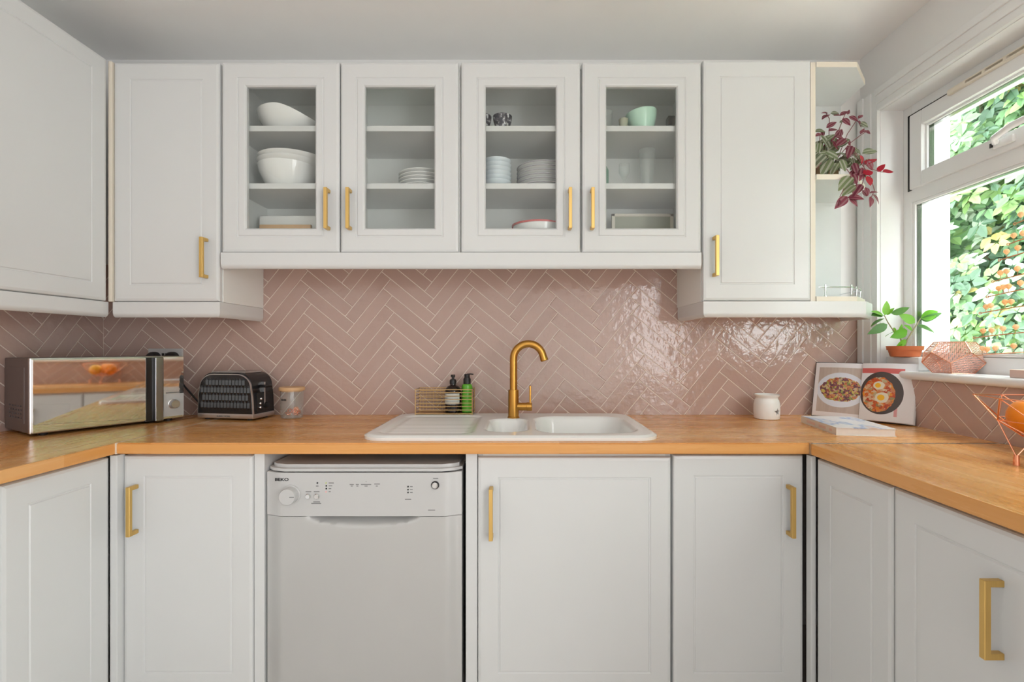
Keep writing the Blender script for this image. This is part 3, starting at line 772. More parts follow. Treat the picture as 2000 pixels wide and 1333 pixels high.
# ------------------------------------------------------------------ sink and tap
sk = thing('inset_sink', 'white ceramic inset sink with drainer, half bowl and main bowl', 'sink', ((SX0+SX1)/2, (SY0+SY1)/2, ZW))
def sdf_rr(x, y, x0, x1, y0, y1, r):
    cx, cy = (x0+x1)/2, (y0+y1)/2; qx = abs(x-cx)-(x1-x0)/2+r; qy = abs(y-cy)-(y1-y0)/2+r
    return math.hypot(max(qx, 0), max(qy, 0))+min(max(qx, qy), 0)-r
def sstep(a, b, t):
    t = min(1, max(0, (t-a)/(b-a))); return t*t*(3-2*t)
NX, NY = 170, 100; RC = 0.075
MB = (0.045, 0.385, -0.545, -0.165, 0.09); HB = (-0.125, 0.022, -0.520, -0.225, 0.06); DB = (-0.47, -0.155, -0.555, -0.125, 0.05)
ZR = ZW+0.0155
def sink_z(x, y):
    z = ZR
    de = -sdf_rr(x, y, SX0, SX1, SY0, SY1, RC)
    z -= 0.006*(1-sstep(0.0, 0.012, de))
    z -= 0.165*sstep(0.0, 0.042, -sdf_rr(x, y, *MB)); z -= 0.085*sstep(0.0, 0.036, -sdf_rr(x, y, *HB))
    d = -sdf_rr(x, y, *DB)
    if d > 0: z -= 0.006*sstep(0, 0.02, d)+0.0012*sstep(0.02, 0.04, d)*math.sin(y*2*PI/0.030)
    return z
verts, faces = [], []
for j in range(NY+1):
    for i in range(NX+1):
        x = SX0+(SX1-SX0)*i/NX; y = SY0+(SY1-SY0)*j/NY
        cx = min(max(x, SX0+RC), SX1-RC); cy = min(max(y, SY0+RC), SY1-RC)
        d = math.hypot(x-cx, y-cy)
        if d > RC: x, y = cx+(x-cx)*RC/d, cy+(y-cy)*RC/d
        verts.append((x, y, sink_z(x, y)))
for j in range(NY):
    for i in range(NX):
        a = j*(NX+1)+i; faces.append((a, a+1, a+NX+2, a+NX+1))
rimi = [i for i in range(NX+1)]+[(j*(NX+1)+NX) for j in range(1, NY+1)]+[NY*(NX+1)+i for i in range(NX-1, -1, -1)]+[j*(NX+1) for j in range(NY-1, 0, -1)]
b0 = len(verts)
for k in rimi: x, y, z = verts[k]; verts.append((x, y, ZW-0.001))
n = len(rimi)
for k in range(n): faces.append((rimi[k], b0+k, b0+(k+1) % n, rimi[(k+1) % n]))
bm = bmesh.new(); me = bpy.data.meshes.new('t'); me.from_pydata(verts, [], faces); bm.from_mesh(me); bpy.data.meshes.remove(me)
bmesh.ops.remove_doubles(bm, verts=bm.verts, dist=0.00002); bmesh.ops.dissolve_degenerate(bm, dist=0.00002, edges=bm.edges)
fin('basin', bm, M['sink'], sk, world=True, smooth=True, angle=60)
lat('waste', [(0, 0.0), (0.030, 0.0), (0.036, 0.003), (0.040, 0.003), (0.042, 0.0)], M['chrome'], sk, c=(0.215, -0.34, ZR-0.1655), world=True)
lat('waste', [(0, 0.0), (0.026, 0.0), (0.030, 0.003), (0.034, 0.003), (0.036, 0.0)], M['chrome'], sk, c=(-0.052, -0.375, ZR-0.0855), world=True)

TX, TY = -0.034, -0.203; TZ = ZR-0.0015
tp = thing('kitchen_tap', 'antique brass swan-neck mixer tap with a side lever', 'tap', (TX, TY, TZ))
lat('body', [(0, 0), (0.0235, 0), (0.0235, 0.005), (0.021, 0.008), (0.0205, 0.108), (0.019, 0.111), (0, 0.111)], M['tap'], tp)
R0 = 0.058
pts = [(0, 0, 0.105), (0, 0, 0.17), (0, 0, 0.230)]+arc((R0, 0, 0.232), R0, PI, 0.30, 22)
e = Vector(pts[-1]); pts.append((e.x+0.006, 0, e.z-0.020))
sp = tb('spout', pts, 0.0145, M['tap'], tp, seg=20)
e = Vector(pts[-1]); lat('aerator', [(0, -0.006), (0.013, -0.006), (0.0155, -0.003), (0.0155, 0.008), (0, 0.008)], M['tap'], sp, seg=20, mtx=Matrix.Translation(e) @ Matrix.Rotation(math.radians(-17), 4, 'Y'))
lat('valve', [(0, 0.0), (0.0155, 0.0), (0.0155, 0.040), (0.017, 0.041), (0.017, 0.060), (0.015, 0.062), (0, 0.062)], M['tap'], tp, mtx=Matrix.Translation((0.010, 0, 0.045)) @ Matrix.Rotation(PI/2, 4, 'Y'))
bm = bmesh.new(); box(bm, 0.061, 0.069, -0.010, 0.010, 0.050, 0.127, 0.0025); fin('lever', bm, M['tap'], tp, smooth=True)

# ------------------------------------------------------------------ dishwasher
DWX0, DWX1, DWF = -0.789, -0.187, -0.610
dw = thing('dishwasher', 'silver grey freestanding dishwasher with a curved control panel under the worktop', 'dishwasher', (DWX0, 0, 0)); W = DWX1-DWX0
bx('casing', 0.006, W-0.006, -0.560, -0.04, 0.06, 0.800, M['silver'], dw)
bx('plinth', 0.012, W-0.012, -0.52, -0.50, 0.012, 0.10, M['silver'], dw)
for fx in (0.04, W-0.04): lat('foot', [(0, 0), (0.02, 0), (0.02, 0.012), (0.010, 0.016), (0.010, 0.062), (0, 0.062)], M['blackmat'], dw, seg=14, c=(fx, -0.10, 0))
def front_y(x):
    """plan profile of the front: flat middle, sides swept back"""
    u = min(x, W-x)
    return DWF+0.016*(1-sstep(0.0, 0.055, u))
def front_sheet(name, z0, z1, nz, mat, crease=True, scoop=False, parent=dw, yoff=0.0):
    nx = 90; V = []; Fc = []
    for j in range(nz+1):
        z = z0+(z1-z0)*j/nz
        for i in range(nx+1):
            x = W*i/nx; y = front_y(x)+yoff
            if scoop:
                q = 1-((x-W/2)/0.175)**2
                if q > 0:
                    dpt = 0.024*q
                    y += 0.036*sstep(z1-0.010-dpt, z1, z)*min(1, q*2.0)
            V.append((x, y, z))
    for j in range(nz):
        for i in range(nx): a = j*(nx+1)+i; Fc.append((a, a+1, a+nx+2, a+nx+1))
    nb = len(V)
    rim = [i for i in range(nx+1)]+[j*(nx+1)+nx for j in range(1, nz+1)]+[nz*(nx+1)+i for i in range(nx-1, -1, -1)]+[j*(nx+1) for j in range(nz-1, 0, -1)]
    for k in rim: V.append((V[k][0], -0.560, V[k][2]))
    m = len(rim)
    for k in range(m): Fc.append((rim[k], nb+k, nb+(k+1) % m, rim[(k+1) % m]))
    bm = bmesh.new(); me = bpy.data.meshes.new('t'); me.from_pydata(V, [], Fc); bm.from_mesh(me); bpy.data.meshes.remove(me)
    return fin(name, bm, mat, parent, smooth=True, angle=40)
front_sheet('door', 0.11, 0.6795, 90, M['silver'], scoop=True)
cp = front_sheet('control_panel', 0.6815, 0.8145, 6, M['silver_lid'], yoff=-0.002)
# lid with swept corners
bm = bmesh.new()
pl = [(0.0, -0.04), (0.0, -0.578), (0.02, -0.597), (0.06, -0.612), (W-0.06, -0.612), (W-0.02, -0.597), (W, -0.578), (W, -0.04)]
prism(bm, pl, 0.8185, 0.838)
es = [e for e in bm.edges if all(v.co.z > 0.83 for v in e.verts)]
bmesh.ops.bevel(bm, geom=es, offset=0.011, segments=4, affect='EDGES')
fin('lid', bm, M['silver_lid'], dw, smooth=True)
def pw(px, py, d=1.488): p = at(px, py, d); return p.x-DWX0, p.z
YF = DWF-0.002
def disc(name, px, py, r, prof, mat, parent=cp, d=1.488):
    x, z = pw(px, py, d)
    return lat(name, [(rr, zz) for rr, zz in prof], mat, parent, seg=28, mtx=Matrix.Translation((x, YF, z)) @ Matrix.Rotation(PI/2, 4, 'X'))
kn = disc('programme_knob', 568, 967, 0, [(0, 0), (0.0300, 0), (0.0300, 0.003), (0.0265, 0.004), (0.0255, 0.022), (0.0235, 0.026), (0, 0.026)], M['silver_lid'])
x, z = pw(568, 967); bx('pointer', x+0.008, x+0.022, YF-0.0268, YF-0.0258, z-0.001, z+0.001, M['greyink'], kn)
for px, py, r in ((602, 970, 0.0082), (619, 970, 0.0082)):
    disc('button', px, py, 0, [(0, 0), (r, 0), (r, 0.004), (r*0.8, 0.006), (0, 0.006)], M['chrome'])
disc('power_button_ring', 850, 948, 0, [(0, 0), (0.0125, 0), (0.0125, 0.0022), (0, 0.0022)], M['ink'])
disc('power_button', 850, 948, 0, [(0, 0), (0.0095, 0), (0.0095, 0.008), (0.007, 0.010), (0, 0.010)], M['chrome'])
for px, py, m in ((620, 944, 'ink'), (637, 944, 'ledgreen'), (637.5, 949.5, 'ink'), (637.5, 955, 'ink'), (637, 961, 'ledpink'), (797, 951, 'ink'), (797, 957, 'ink'), (797, 962.5, 'ink')):
    disc('indicator_lamp', px, py, 0, [(0, 0), (0.0024, 0), (0.0024, 0.0012), (0, 0.0012)], M[m])
x, z = pw(536.5, 940)
text('lettering', 'BEKO', 0.0125, M['ink'], cp, (x, YF-0.0002, z), FRONT @ Matrix.Diagonal((1.35, 1, 1)))
def dash(px0, px1, py, hpx=1.6):
    x0, z = pw(px0, py); x1, _ = pw(px1, py); h = hpx*1.49/950/2
    bx('printed_mark', x0, x1, YF-0.0004, YF+0.0002, z-h, z+h, M['greyink'], cp)
for a, b, py in ((617, 622, 950), (642, 652, 944), (642, 649, 949.5), (642, 647, 955), (642, 646, 961), (597, 608, 961), (613, 624, 961), (612, 625, 981), (608, 627, 984), (683, 691, 947), (685, 689, 950), (695, 701, 947), (696, 700, 950),
                 (705, 725, 947), (712, 718, 950), (714.5, 715.5, 941), (731, 742, 946), (734, 738, 950), (801, 806, 951), (801, 806, 957), (801, 806, 962.5), (791, 803, 976), (846, 856, 935), (836, 850, 997)):
    dash(a, b, py)

# ------------------------------------------------------------------ microwave, socket, toaster, jar
A = math.radians(60)
mwp = (-1.587, -0.534)                               # front-left foot of the casing
mw = thing('microwave_oven', 'silver microwave oven with a mirrored door on the left worktop', 'microwave', (mwp[0], mwp[1], ZW), A)
MWW, MWD, MWH, Z0 = 0.449, 0.238, 0.245, 0.010
bm = bmesh.new(); box(bm, 0.0, MWW, 0.012, MWD, Z0, Z0+MWH, 0.004); mwc = fin('casing', bm, M['mwbody'], mw, smooth=True)
bm = bmesh.new(); box(bm, 0.000, MWW, 0.0, 0.016, Z0-0.001, Z0+MWH+0.001, 0.003); fin('front_frame', bm, M['steel'], mw, smooth=True)
bm = bmesh.new(); box(bm, 0.004, 0.3175, -0.010, 0.002, Z0+0.003, Z0+MWH-0.004, 0.002); md = fin('mirrored_door', bm, M['mirror'], mw, smooth=True)
bm = bmesh.new(); box(bm, 0.3165, 0.343, -0.009, 0.002, Z0-0.003, Z0+MWH-0.003, 0.002); fin('handle_recess', bm, M['black'], mw, smooth=True)
bm = bmesh.new(); box(bm, 0.342, 0.371, -0.024, 0.002, Z0-0.003, Z0+MWH-0.002, 0.004); fin('door_handle', bm, M['darksteel'], mw, smooth=True)
bm = bmesh.new(); box(bm, 0.372, 0.4475, -0.008, 0.002, Z0+0.002, Z0+MWH-0.002, 0.0015); ct = fin('control_panel', bm, M['mirror'], mw, smooth=True)
bx('lower_control_plate', 0.3735, 0.4465, -0.0092, -0.007, Z0+0.010, Z0+0.098, M['silver_lid'], ct)
lat('timer_knob', [(0, 0), (0.0185, 0), (0.0185, 0.003), (0.0165, 0.004), (0.0160, 0.020), (0.0145, 0.022), (0, 0.022)], M['steel'], ct, mtx=Matrix.Translation((0.409, -0.008, Z0+0.058)) @ Matrix.Rotation(PI/2, 4, 'X'))
bx('display_strip', 0.385, 0.434, -0.0100, -0.0085, Z0+0.100, Z0+0.104, M['greyink'], ct)
# pressed panel and vent slots on the side
bm = bmesh.new(); box(bm, -0.0016, 0.001, 0.045, MWD-0.008, Z0+0.030, Z0+MWH-0.030, 0.0008, 1); sp_ = fin('pressed_side_panel', bm, M['mwbody'], mw, smooth=True)
for part_ in (sp_, mwc):
    bm = bmesh.new()
    for r in range(4):
        for k in range(5):
            y = 0.062+k*0.026+(0.004 if r % 2 else 0); z = Z0+0.044+r*0.013; box(bm, -0.006, 0.016, y, y+0.016, z, z+0.006)
    cut(part_, bm)
for fx, fy in ((0.04, 0.03), (MWW-0.04, 0.03), (0.04, MWD-0.03), (MWW-0.04, MWD-0.03)):
    lat('foot', [(0, 0), (0.012, 0), (0.013, 0.011), (0, 0.011)], M['blackmat'], mw, seg=14, c=(fx, fy, 0))

so = thing('wall_socket', 'brushed steel double wall socket with black plugs behind the microwave', 'socket', (-1.530, -0.0085, 1.107))
bm = bmesh.new(); box(bm, -0.073, 0.073, -0.008, 0.001, 0.0, 0.086, 0.002); fin('face_plate', bm, M['silver_lid'], so, smooth=True)
for k, cx in enumerate((-0.042, 0.036)):
    pg = lat('plug', [(0, 0), (0.026, 0), (0.026, 0.018), (0.020, 0.030), (0, 0.032)], M['blackmat'], so, seg=24, mtx=Matrix.Translation((cx, -0.008, 0.046)) @ Matrix.Rotation(PI/2, 4, 'X'))
bx('rocker_switch', -0.012, -0.003, -0.012, -0.007, 0.052, 0.066, M['blackmat'], so, bev=0.001); bx('rocker_switch', 0.003, 0.012, -0.012, -0.007, 0.052, 0.066, M['blackmat'], so, bev=0.001)
tag(tb('power_cord', [(-1.494, -0.034, 1.14), (-1.470, -0.045, 1.09), (-1.42, -0.050, 1.03), (-1.37, -0.040, 0.965), (-1.335, -0.035, 0.925), (-1.312, -0.032, 0.9125)], 0.0035, M['blackmat']), 'black power cord hanging from the socket to the toaster', 'cord')

TA = math.radians(-9.5)
to = thing('toaster', 'black honeycomb-textured toaster with steel trim on the back worktop', 'toaster', (-1.305, -0.146, ZW), TA)
TWd, TD, THt = 0.250, 0.128, 0.190
for fx in (0.03, TWd-0.03):
    for fy in (0.02, TD-0.02): lat('foot', [(0, 0), (0.009, 0), (0.010, 0.008), (0, 0.008)], M['blackmat'], to, seg=12, c=(fx, fy, 0))
bm = bmesh.new(); box(bm, 0, TWd, 0, TD, 0.007, 0.026, 0.003); tbs = fin('base_trim', bm, M['steel'], to, smooth=True)
text('lettering', 'RUSSELL HOBBS', 0.0085, M['greyink'], tbs, (0.088, -0.0004, 0.013), FRONT)
def arch(w, h0, h1, n=9, rr=0.060):
    """front outline of the toaster: upright rounded trapezium"""
    P = [(0.0, h0)]; P.append((0.004, h0+(h1-h0)*0.45))
    for i in range(n+1):
        a = PI-(PI/2)*i/n; P.append((0.010+rr+rr*math.cos(a), h1-rr*0.85+rr*0.85*math.sin(a)))
    Q = [(w-x, z) for x, z in P[::-1]]
    return P+Q
def extrude_outline(P, y0, y1, bev=0.0):
    bm = bmesh.new(); a = [bm.verts.new((x, y0, z)) for x, z in P]; b = [bm.verts.new((x, y1, z)) for x, z in P]; n = len(P)
    bm.faces.new(a); bm.faces.new(b[::-1])
    for i in range(n): bm.faces.new((a[(i+1) % n], a[i], b[i], b[(i+1) % n]))
    return bm
tsh = fin('shell', extrude_outline(arch(TWd, 0.026, THt), 0.006, TD-0.004), M['black'], to, smooth=True)
fin('front_shoulder', extrude_outline(arch(TWd, 0.026, THt-0.006), 0.0, 0.007), M['steel'], to, smooth=True)
fin('front_panel', extrude_outline([(0.004+x*(TWd-0.008)/TWd, z) for x, z in arch(TWd, 0.027, THt-0.009)], -0.002, 0.002), M['black'], to, smooth=True)
# honeycomb relief of elongated hexagons
V, Fc = [], []
hw, hh = 0.0148, 0.040
for r in range(-1, 7):
    for k in range(-1, 19):
        cx = k*hw+(hw/2 if r % 2 else 0); cz = 0.030+r*(hh*0.75)
        pts_ = [(cx-hw*0.47, cz-hh*0.25), (cx, cz-hh*0.49), (cx+hw*0.47, cz-hh*0.25), (cx+hw*0.47, cz+hh*0.25), (cx, cz+hh*0.49), (cx-hw*0.47, cz+hh*0.25)]
        def ok(x, z):
            if z < 0.028 or z > THt-0.012: return False
            m_ = 0.008
            if z > THt-0.066:
                q = (z-(THt-0.066))/0.054; m_ += 0.058*(1-math.sqrt(max(0, 1-min(1, q)**2)))
            return m_ < x < TWd-m_
        if not all(ok(*p) for p in pts_): continue
        b = len(V)
        V += [(x, -0.002, z) for x, z in pts_]+[(cx-hw*0.0, -0.0075, cz-hh*0.24), (cx, -0.0075, cz+hh*0.24)]
        Fc += [(b, b+1, b+6), (b+1, b+2, b+6), (b+2, b+3, b+7, b+6), (b+3, b+4, b+7), (b+4, b+5, b+7), (b+5, b, b+6, b+7)]
hc = pyd('honeycomb_relief', V, Fc, M['black'], to); hc['kind'] = 'stuff'
bm = bmesh.new(); box(bm, 0.048, TWd-0.048, 0.018, TD-0.018, THt-0.003, THt+0.003, 0.002); tpn = fin('top_plate', bm, M['steel'], to, smooth=True)
for part_ in (tpn, tsh):
    bm = bmesh.new()
    for y in (0.036, 0.074): box(bm, 0.060, TWd-0.060, y, y+0.024, THt-0.10, THt+0.02)
    cut(part_, bm)
# controls on the right-hand end
bm = bmesh.new(); box(bm, TWd-0.004, TWd+0.003, 0.020, 0.108, 0.034, 0.110, 0.002); ep = fin('control_end', bm, M['black'], to, smooth=True)
bx('lever_slot', TWd-0.016, TWd+0.0035, 0.060, 0.066, 0.060, 0.150, M['steel'], to)
bm = bmesh.new(); box(bm, TWd-0.006, TWd+0.024, 0.042, 0.084, 0.128, 0.140, 0.004); fin('push_lever', bm, M['black'], to, smooth=True)
for y, z in ((0.034, 0.050), (0.034, 0.066), (0.038, 0.084)):
    lat('button', [(0, 0), (0.005, 0), (0.005, 0.005), (0.003, 0.007), (0, 0.007)], M['chrome'], to, seg=12, mtx=Matrix.Translation((TWd+0.002, y, z)) @ Matrix.Rotation(PI/2, 4, 'Y'))
lat('browning_dial', [(0, 0), (0.013, 0), (0.013, 0.003), (0.0105, 0.004), (0.0100, 0.012), (0, 0.013)], M['black'], to, seg=20, mtx=Matrix.Translation((TWd+0.002, 0.072, 0.056)) @ Matrix.Rotation(PI/2, 4, 'Y'))

jr = thing('storage_jar', 'clear glass storage jar with a wooden lid beside the toaster', 'jar', (-0.949, -0.095, ZW))
lat('glass_body', [(0, 0.0005), (0.040, 0.0005), (0.044, 0.004), (0.044, 0.112), (0.043, 0.112), (0.042, 0.006), (0, 0.004)], M['clear'], jr, seg=40)
lat('lid', [(0, 0.108), (0.041, 0.108), (0.041, 0.113), (0.049, 0.113), (0.050, 0.116), (0.050, 0.124), (0.048, 0.127), (0, 0.127)], M['bamboo'], jr, seg=40)
random.seed(3)
for k in range(9):
    a = random.uniform(0, 2*PI); r = random.uniform(0.008, 0.024); zc = 0.014+random.uniform(0, 0.020)
    pts = []
    ax = random.uniform(0, PI); rad = random.uniform(0.007, 0.011)
    for i in range(14):
        t = i/13*2*PI*1.3; p = Vector((rad*math.cos(t), rad*math.sin(t), (i-6)*0.0006)); p = Matrix.Rotation(ax, 3, 'X') @ (Matrix.Rotation(a, 3, 'Z') @ p)
        pts.append((r*math.cos(a)+p.x, r*math.sin(a)+p.y, max(0.007, zc+p.z)))
    tag(tb('copper_curl', [Vector(p)+Vector((-0.949, -0.095, ZW)) for p in pts], 0.0028, M['copper'], seg=6), 'copper coloured curl inside the glass storage jar', 'curl', 'copper curls in the glass jar')
for k, dx in enumerate((-0.014, -0.009, -0.003, 0.002, 0.006)):
    a = -PI/2-0.25+dx/0.044*1.0
    bx('printed_mark', 0.0443*math.cos(a)-0.0018, 0.0443*math.cos(a)+0.0018, 0.0446*math.sin(a)-0.0003, 0.0446*math.sin(a)+0.0003, 0.074, 0.081+0.001*(k % 2), M['ink'], jr)

# ------------------------------------------------------------------ caddy and bottles on the sink
KX0, KX1, KY0, KY1, KZ = -0.436, -0.204, -0.118, -0.030, ZR-0.001
kd = thing('wire_caddy', 'brass wire caddy holding two soap bottles on the sink', 'caddy', ((KX0+KX1)/2, (KY0+KY1)/2, KZ))
r = 0.0016
hz = [0.004]+[0.020+k*0.0142 for k in range(6)]+[0.103]
for z in hz:
    tb('wire', [(KX0, KY0, KZ+z), (KX1, KY0, KZ+z), (KX1, KY1, KZ+z), (KX0, KY1, KZ+z)], r if z not in (hz[0], hz[-1]) else 0.0022, M['wirebrass'], kd, seg=6, world=True, closed=True)
for k in range(17):
    x = KX0+(KX1-KX0)*k/16
    tb('wire', [(x, KY1, KZ+0.003), (x, KY1, KZ+0.103)], 0.0011, M['wirebrass'], kd, seg=6, world=True)
for x, y in ((KX0, KY0), (KX1, KY0), (KX0, KY1), (KX1, KY1)): tb('corner_post', [(x, y, KZ), (x, y, KZ+0.104)], 0.0022, M['wirebrass'], kd, seg=6, world=True)
bx('tray', KX0+0.001, KX1-0.001, KY0+0.001, KY1-0.001, KZ+0.003, KZ+0.0055, M['wirebrass'], kd, world=True)
bz = KZ+0.0056
sb = thing('soap_bottle', 'dark brown pump soap bottle with a pale label in the wire caddy', 'bottle', (-0.2885, -0.073, bz), 0, 'pump bottles in the wire caddy')
lat('bottle', [(0, 0), (0.030, 0), (0.033, 0.003), (0.033, 0.088), (0.031, 0.098), (0.022, 0.108), (0.012, 0.113), (0.0115, 0.122), (0, 0.122)], M['brownbottle'], sb)
lat('collar', [(0, 0.118), (0.0140, 0.118), (0.0140, 0.132), (0.0105, 0.137), (0, 0.137)], M['blackmat'], sb, seg=24)
pmp = lat('pump_head', [(0, 0.136), (0.0055, 0.136), (0.0055, 0.146), (0.0095, 0.147), (0.0095, 0.156), (0, 0.157)], M['blackmat'], sb, seg=20)
tb('nozzle', [(0, 0, 0.152), (0.004, -0.014, 0.152), (0.008, -0.026, 0.149)], 0.0042, M['blackmat'], pmp)
bm = bmesh.new()
def wrap(bm, r, a0, a1, z0, z1, n=14):
    rows = [[bm.verts.new((r*math.cos(a0+(a1-a0)*i/n), r*math.sin(a0+(a1-a0)*i/n), z)) for i in range(n+1)] for z in (z0, z1)]
    for i in range(n): bm.faces.new((rows[0][i], rows[0][i+1], rows[1][i+1], rows[1][i]))
wrap(bm, 0.0334, -PI/2-1.25, -PI/2+1.05, 0.036, 0.080); lb_ = fin('label', bm, M['label'], sb, smooth=True)
for z in (0.067, 0.0585, 0.047):
    bm = bmesh.new(); wrap(bm, 0.0337, -PI/2-1.05, -PI/2+0.85, z, z+0.0012); fin('printed_line', bm, M['greyink'], lb_, smooth=True)
gb = thing('soap_bottle', 'green pump bottle with a leaf print in the wire caddy', 'bottle', (-0.2300, -0.072, bz), 0, 'pump bottles in the wire caddy')
lat('bottle', [(0, 0), (0.020, 0), (0.0225, 0.003), (0.0225, 0.104), (0.020, 0.114), (0.014, 0.119), (0, 0.119)], M['greenbottle'], gb)
lat('collar', [(0, 0.118), (0.0155, 0.118), (0.0155, 0.138), (0.0125, 0.144), (0, 0.144)], M['blackmat'], gb, seg=24)
pmp = lat('pump_head', [(0, 0.143), (0.0115, 0.143), (0.0115, 0.157), (0.009, 0.159), (0, 0.159)], M['blackmat'], gb, seg=20)
tb('nozzle', [(0, 0, 0.1575), (0.014, -0.004, 0.159), (0.027, -0.008, 0.158)], 0.0028, M['blackmat'], pmp)
for k in range(7):
    a = -PI/2-1.0+0.04*k; t = -0.9+k*0.3
    bm = bmesh.new(); L = 0.022
    c0 = Vector((0.0229*math.cos(a-0.3), 0.0229*math.sin(a-0.3), 0.085))
    pts_ = [(0, 0), (0.22, 0.10), (0.6, 0.07), (1, 0), (0.6, -0.07), (0.22, -0.10)]
    vs = []
    for u, v in pts_:
        dx = L*(u*math.sin(t)+v*math.cos(t)); dz = L*(u*math.cos(t)-v*math.sin(t)); aa = a-0.3+dx/0.0229
        vs.append(bm.verts.new((0.0229*math.cos(aa), 0.0229*math.sin(aa), 0.085+dz)))
    bm.faces.new(vs); fin('leaf_print', bm, M['leafprint'], gb)

# ------------------------------------------------------------------ star jar, books
sj = thing('ceramic_burner', 'small white ceramic pot with a star cutout on the back worktop', 'pot', (0.996, -0.118, ZW))
pot_ = lat('pot', [(0, 0), (0.044, 0), (0.048, 0.003), (0.0495, 0.030), (0.0490, 0.062), (0.0455, 0.076), (0.0415, 0.082), (0.0425, 0.088), (0.0480, 0.094), (0.0480, 0.099), (0.045, 0.100), (0.041, 0.095), (0.039, 0.080), (0.036, 0.06), (0, 0.058)], M['ceramic'], sj, seg=48, angle=60)
bm = bmesh.new(); lathe(bm, [(0, 0.006), (0.041, 0.006), (0.0425, 0.030), (0.0405, 0.048), (0, 0.051)], 40); cut(pot_, bm)   # the tealight chamber
th = -PI/2+0.46; ur = Vector((math.cos(th), math.sin(th), 0)); ut = Vector((-math.sin(th), math.cos(th), 0))
bm = bmesh.new(); rings2 = []
for rad in (0.034, 0.060):
    rings2.append([bm.verts.new(ur*rad+ut*((0.0165 if k % 2 == 0 else 0.0070)*math.cos(PI/2+k*PI/5+0.12))+Vector((0, 0, 0.032+(0.0165 if k % 2 == 0 else 0.0070)*math.sin(PI/2+k*PI/5+0.12)))) for k in range(10)])
bm.faces.new(rings2[0][::-1]); bm.faces.new(rings2[1])
for k in range(10): bm.faces.new((rings2[0][k], rings2[0][(k+1) % 10], rings2[1][(k+1) % 10], rings2[1][k]))
cut(pot_, bm)
bm = bmesh.new(); box(bm, -0.020, 0.020, 0.030, 0.060, 0.006, 0.036); cut(pot_, bm)      # opening at the back

# open cookbook leaning in the corner
p0 = Vector((1.215, -0.055)); p1 = Vector((1.432, -0.318)); dirv = (p1-p0); BL = dirv.length; ang = math.atan2(dirv.y, dirv.x)
ck = thing('open_cookbook', 'open cookbook showing a salad plate and a pan of eggs, leaning in the corner', 'book', ((p0.x+p1.x)/2, (p0.y+p1.y)/2, ZW+0.004), rot=(Matrix.Rotation(ang, 3, 'Z') @ Matrix.Rotation(math.radians(-14), 3, 'X')).to_euler())
hB = 0.232
def page_sheet(name, x0, x1, h, mat, parent, y0, bulge, nseg=10, thick=0.0):
    V, Fc = [], []
    for i in range(nseg+1):
        u = i/nseg; x = x0+(x1-x0)*u; y = y0-bulge*math.sin(PI*min(1, u*1.0))
        V += [(x, y, 0.002), (x, y, h)]
    for i in range(nseg): Fc.append((2*i, 2*i+2, 2*i+3, 2*i+1))
    if thick:
        n0 = len(V)
        for i in range(nseg+1): x, y, z = V[2*i]; V += [(x, thick, 0.002), (x, thick, h)]
        for i in range(nseg): Fc += [(n0+2*i+2, n0+2*i, n0+2*i+1, n0+2*i+3), (2*i, n0+2*i, n0+2*i+2, 2*i+2), (2*i+1, 2*i+3, n0+2*i+3, n0+2*i+1)]
        Fc += [(0, 1, n0+1, n0), (2*nseg, n0+2*nseg, n0+2*nseg+1, 2*nseg+1)]
    return pyd(name, V, Fc, mat, parent, smooth=False)
PW = BL/2
bx('cover_board', -PW-0.004, PW+0.004, 0.010, 0.013, 0.0, hB, M['coverdark'], ck)
page_sheet('page_block', -PW, 0.0, hB-0.004, M['paper'], ck, 0.004, 0.006, thick=0.010)
page_sheet('page_block', 0.0, PW, hB-0.004, M['paper'], ck, -0.004, 0.010, thick=0.010)
def print_sheet(name, xoff, w, h, y0, bulge, mat):
    V, Fc = [], []; n_ = 10
    for i in range(n_+1):
        u = i/n_; y = y0-bulge*math.sin(PI*u); V += [(w*u, y-0.0008, 0.0), (w*u, y-0.0008, h)]
    for i in range(n_): Fc.append((2*i, 2*i+2, 2*i+3, 2*i+1))
    o = pyd(name, V, Fc, mat, ck, smooth=False); o.location = (xoff, 0, 0.003)
    return o
print_sheet('printed_page', -PW+0.001, PW-0.002, hB-0.009, 0.004, 0.006, M['page_salad'])
print_sheet('printed_page', 0.001, PW-0.002, hB-0.009, -0.004, 0.010, M['page_eggs'])
for k in range(5):          # loose leaves fanned at the right edge
    xx = PW-0.030+k*0.007
    bx('loose_page', xx, PW+0.002+k*0.0006, -0.0035+k*0.0028, -0.0030+k*0.0028, 0.001, hB-0.002, M['paper'], ck)

fb_ = thing('paperback_book', 'thick pale paperback lying flat in front of the open cookbook', 'book', (1.035, -0.497, ZW), math.radians(-9))
Wb, Hb, Tb_ = 0.180, 0.283, 0.026
bsh = math.radians(0)
bx('page_block', 0.004, Wb-0.003, 0.003, Hb-0.003, 0.0020, Tb_-0.0020, M['pages'], fb_)
bx('lower_cover', 0, Wb, 0, Hb, 0.0, 0.0020, M['cover'], fb_); bx('upper_cover', 0, Wb, 0, Hb, Tb_-0.0020, Tb_, M['coverprint'], fb_)
sp2 = bx('spine', 0, 0.004, 0, Hb, 0.0015, Tb_-0.0015, M['cover'], fb_)
for y, l in ((0.03, 0.02), (0.075, 0.055), (0.16, 0.07)): bx('spine_print', -0.0003, 0.0003, y, y+l, 0.008, 0.017, M['pinkwood'], sp2)

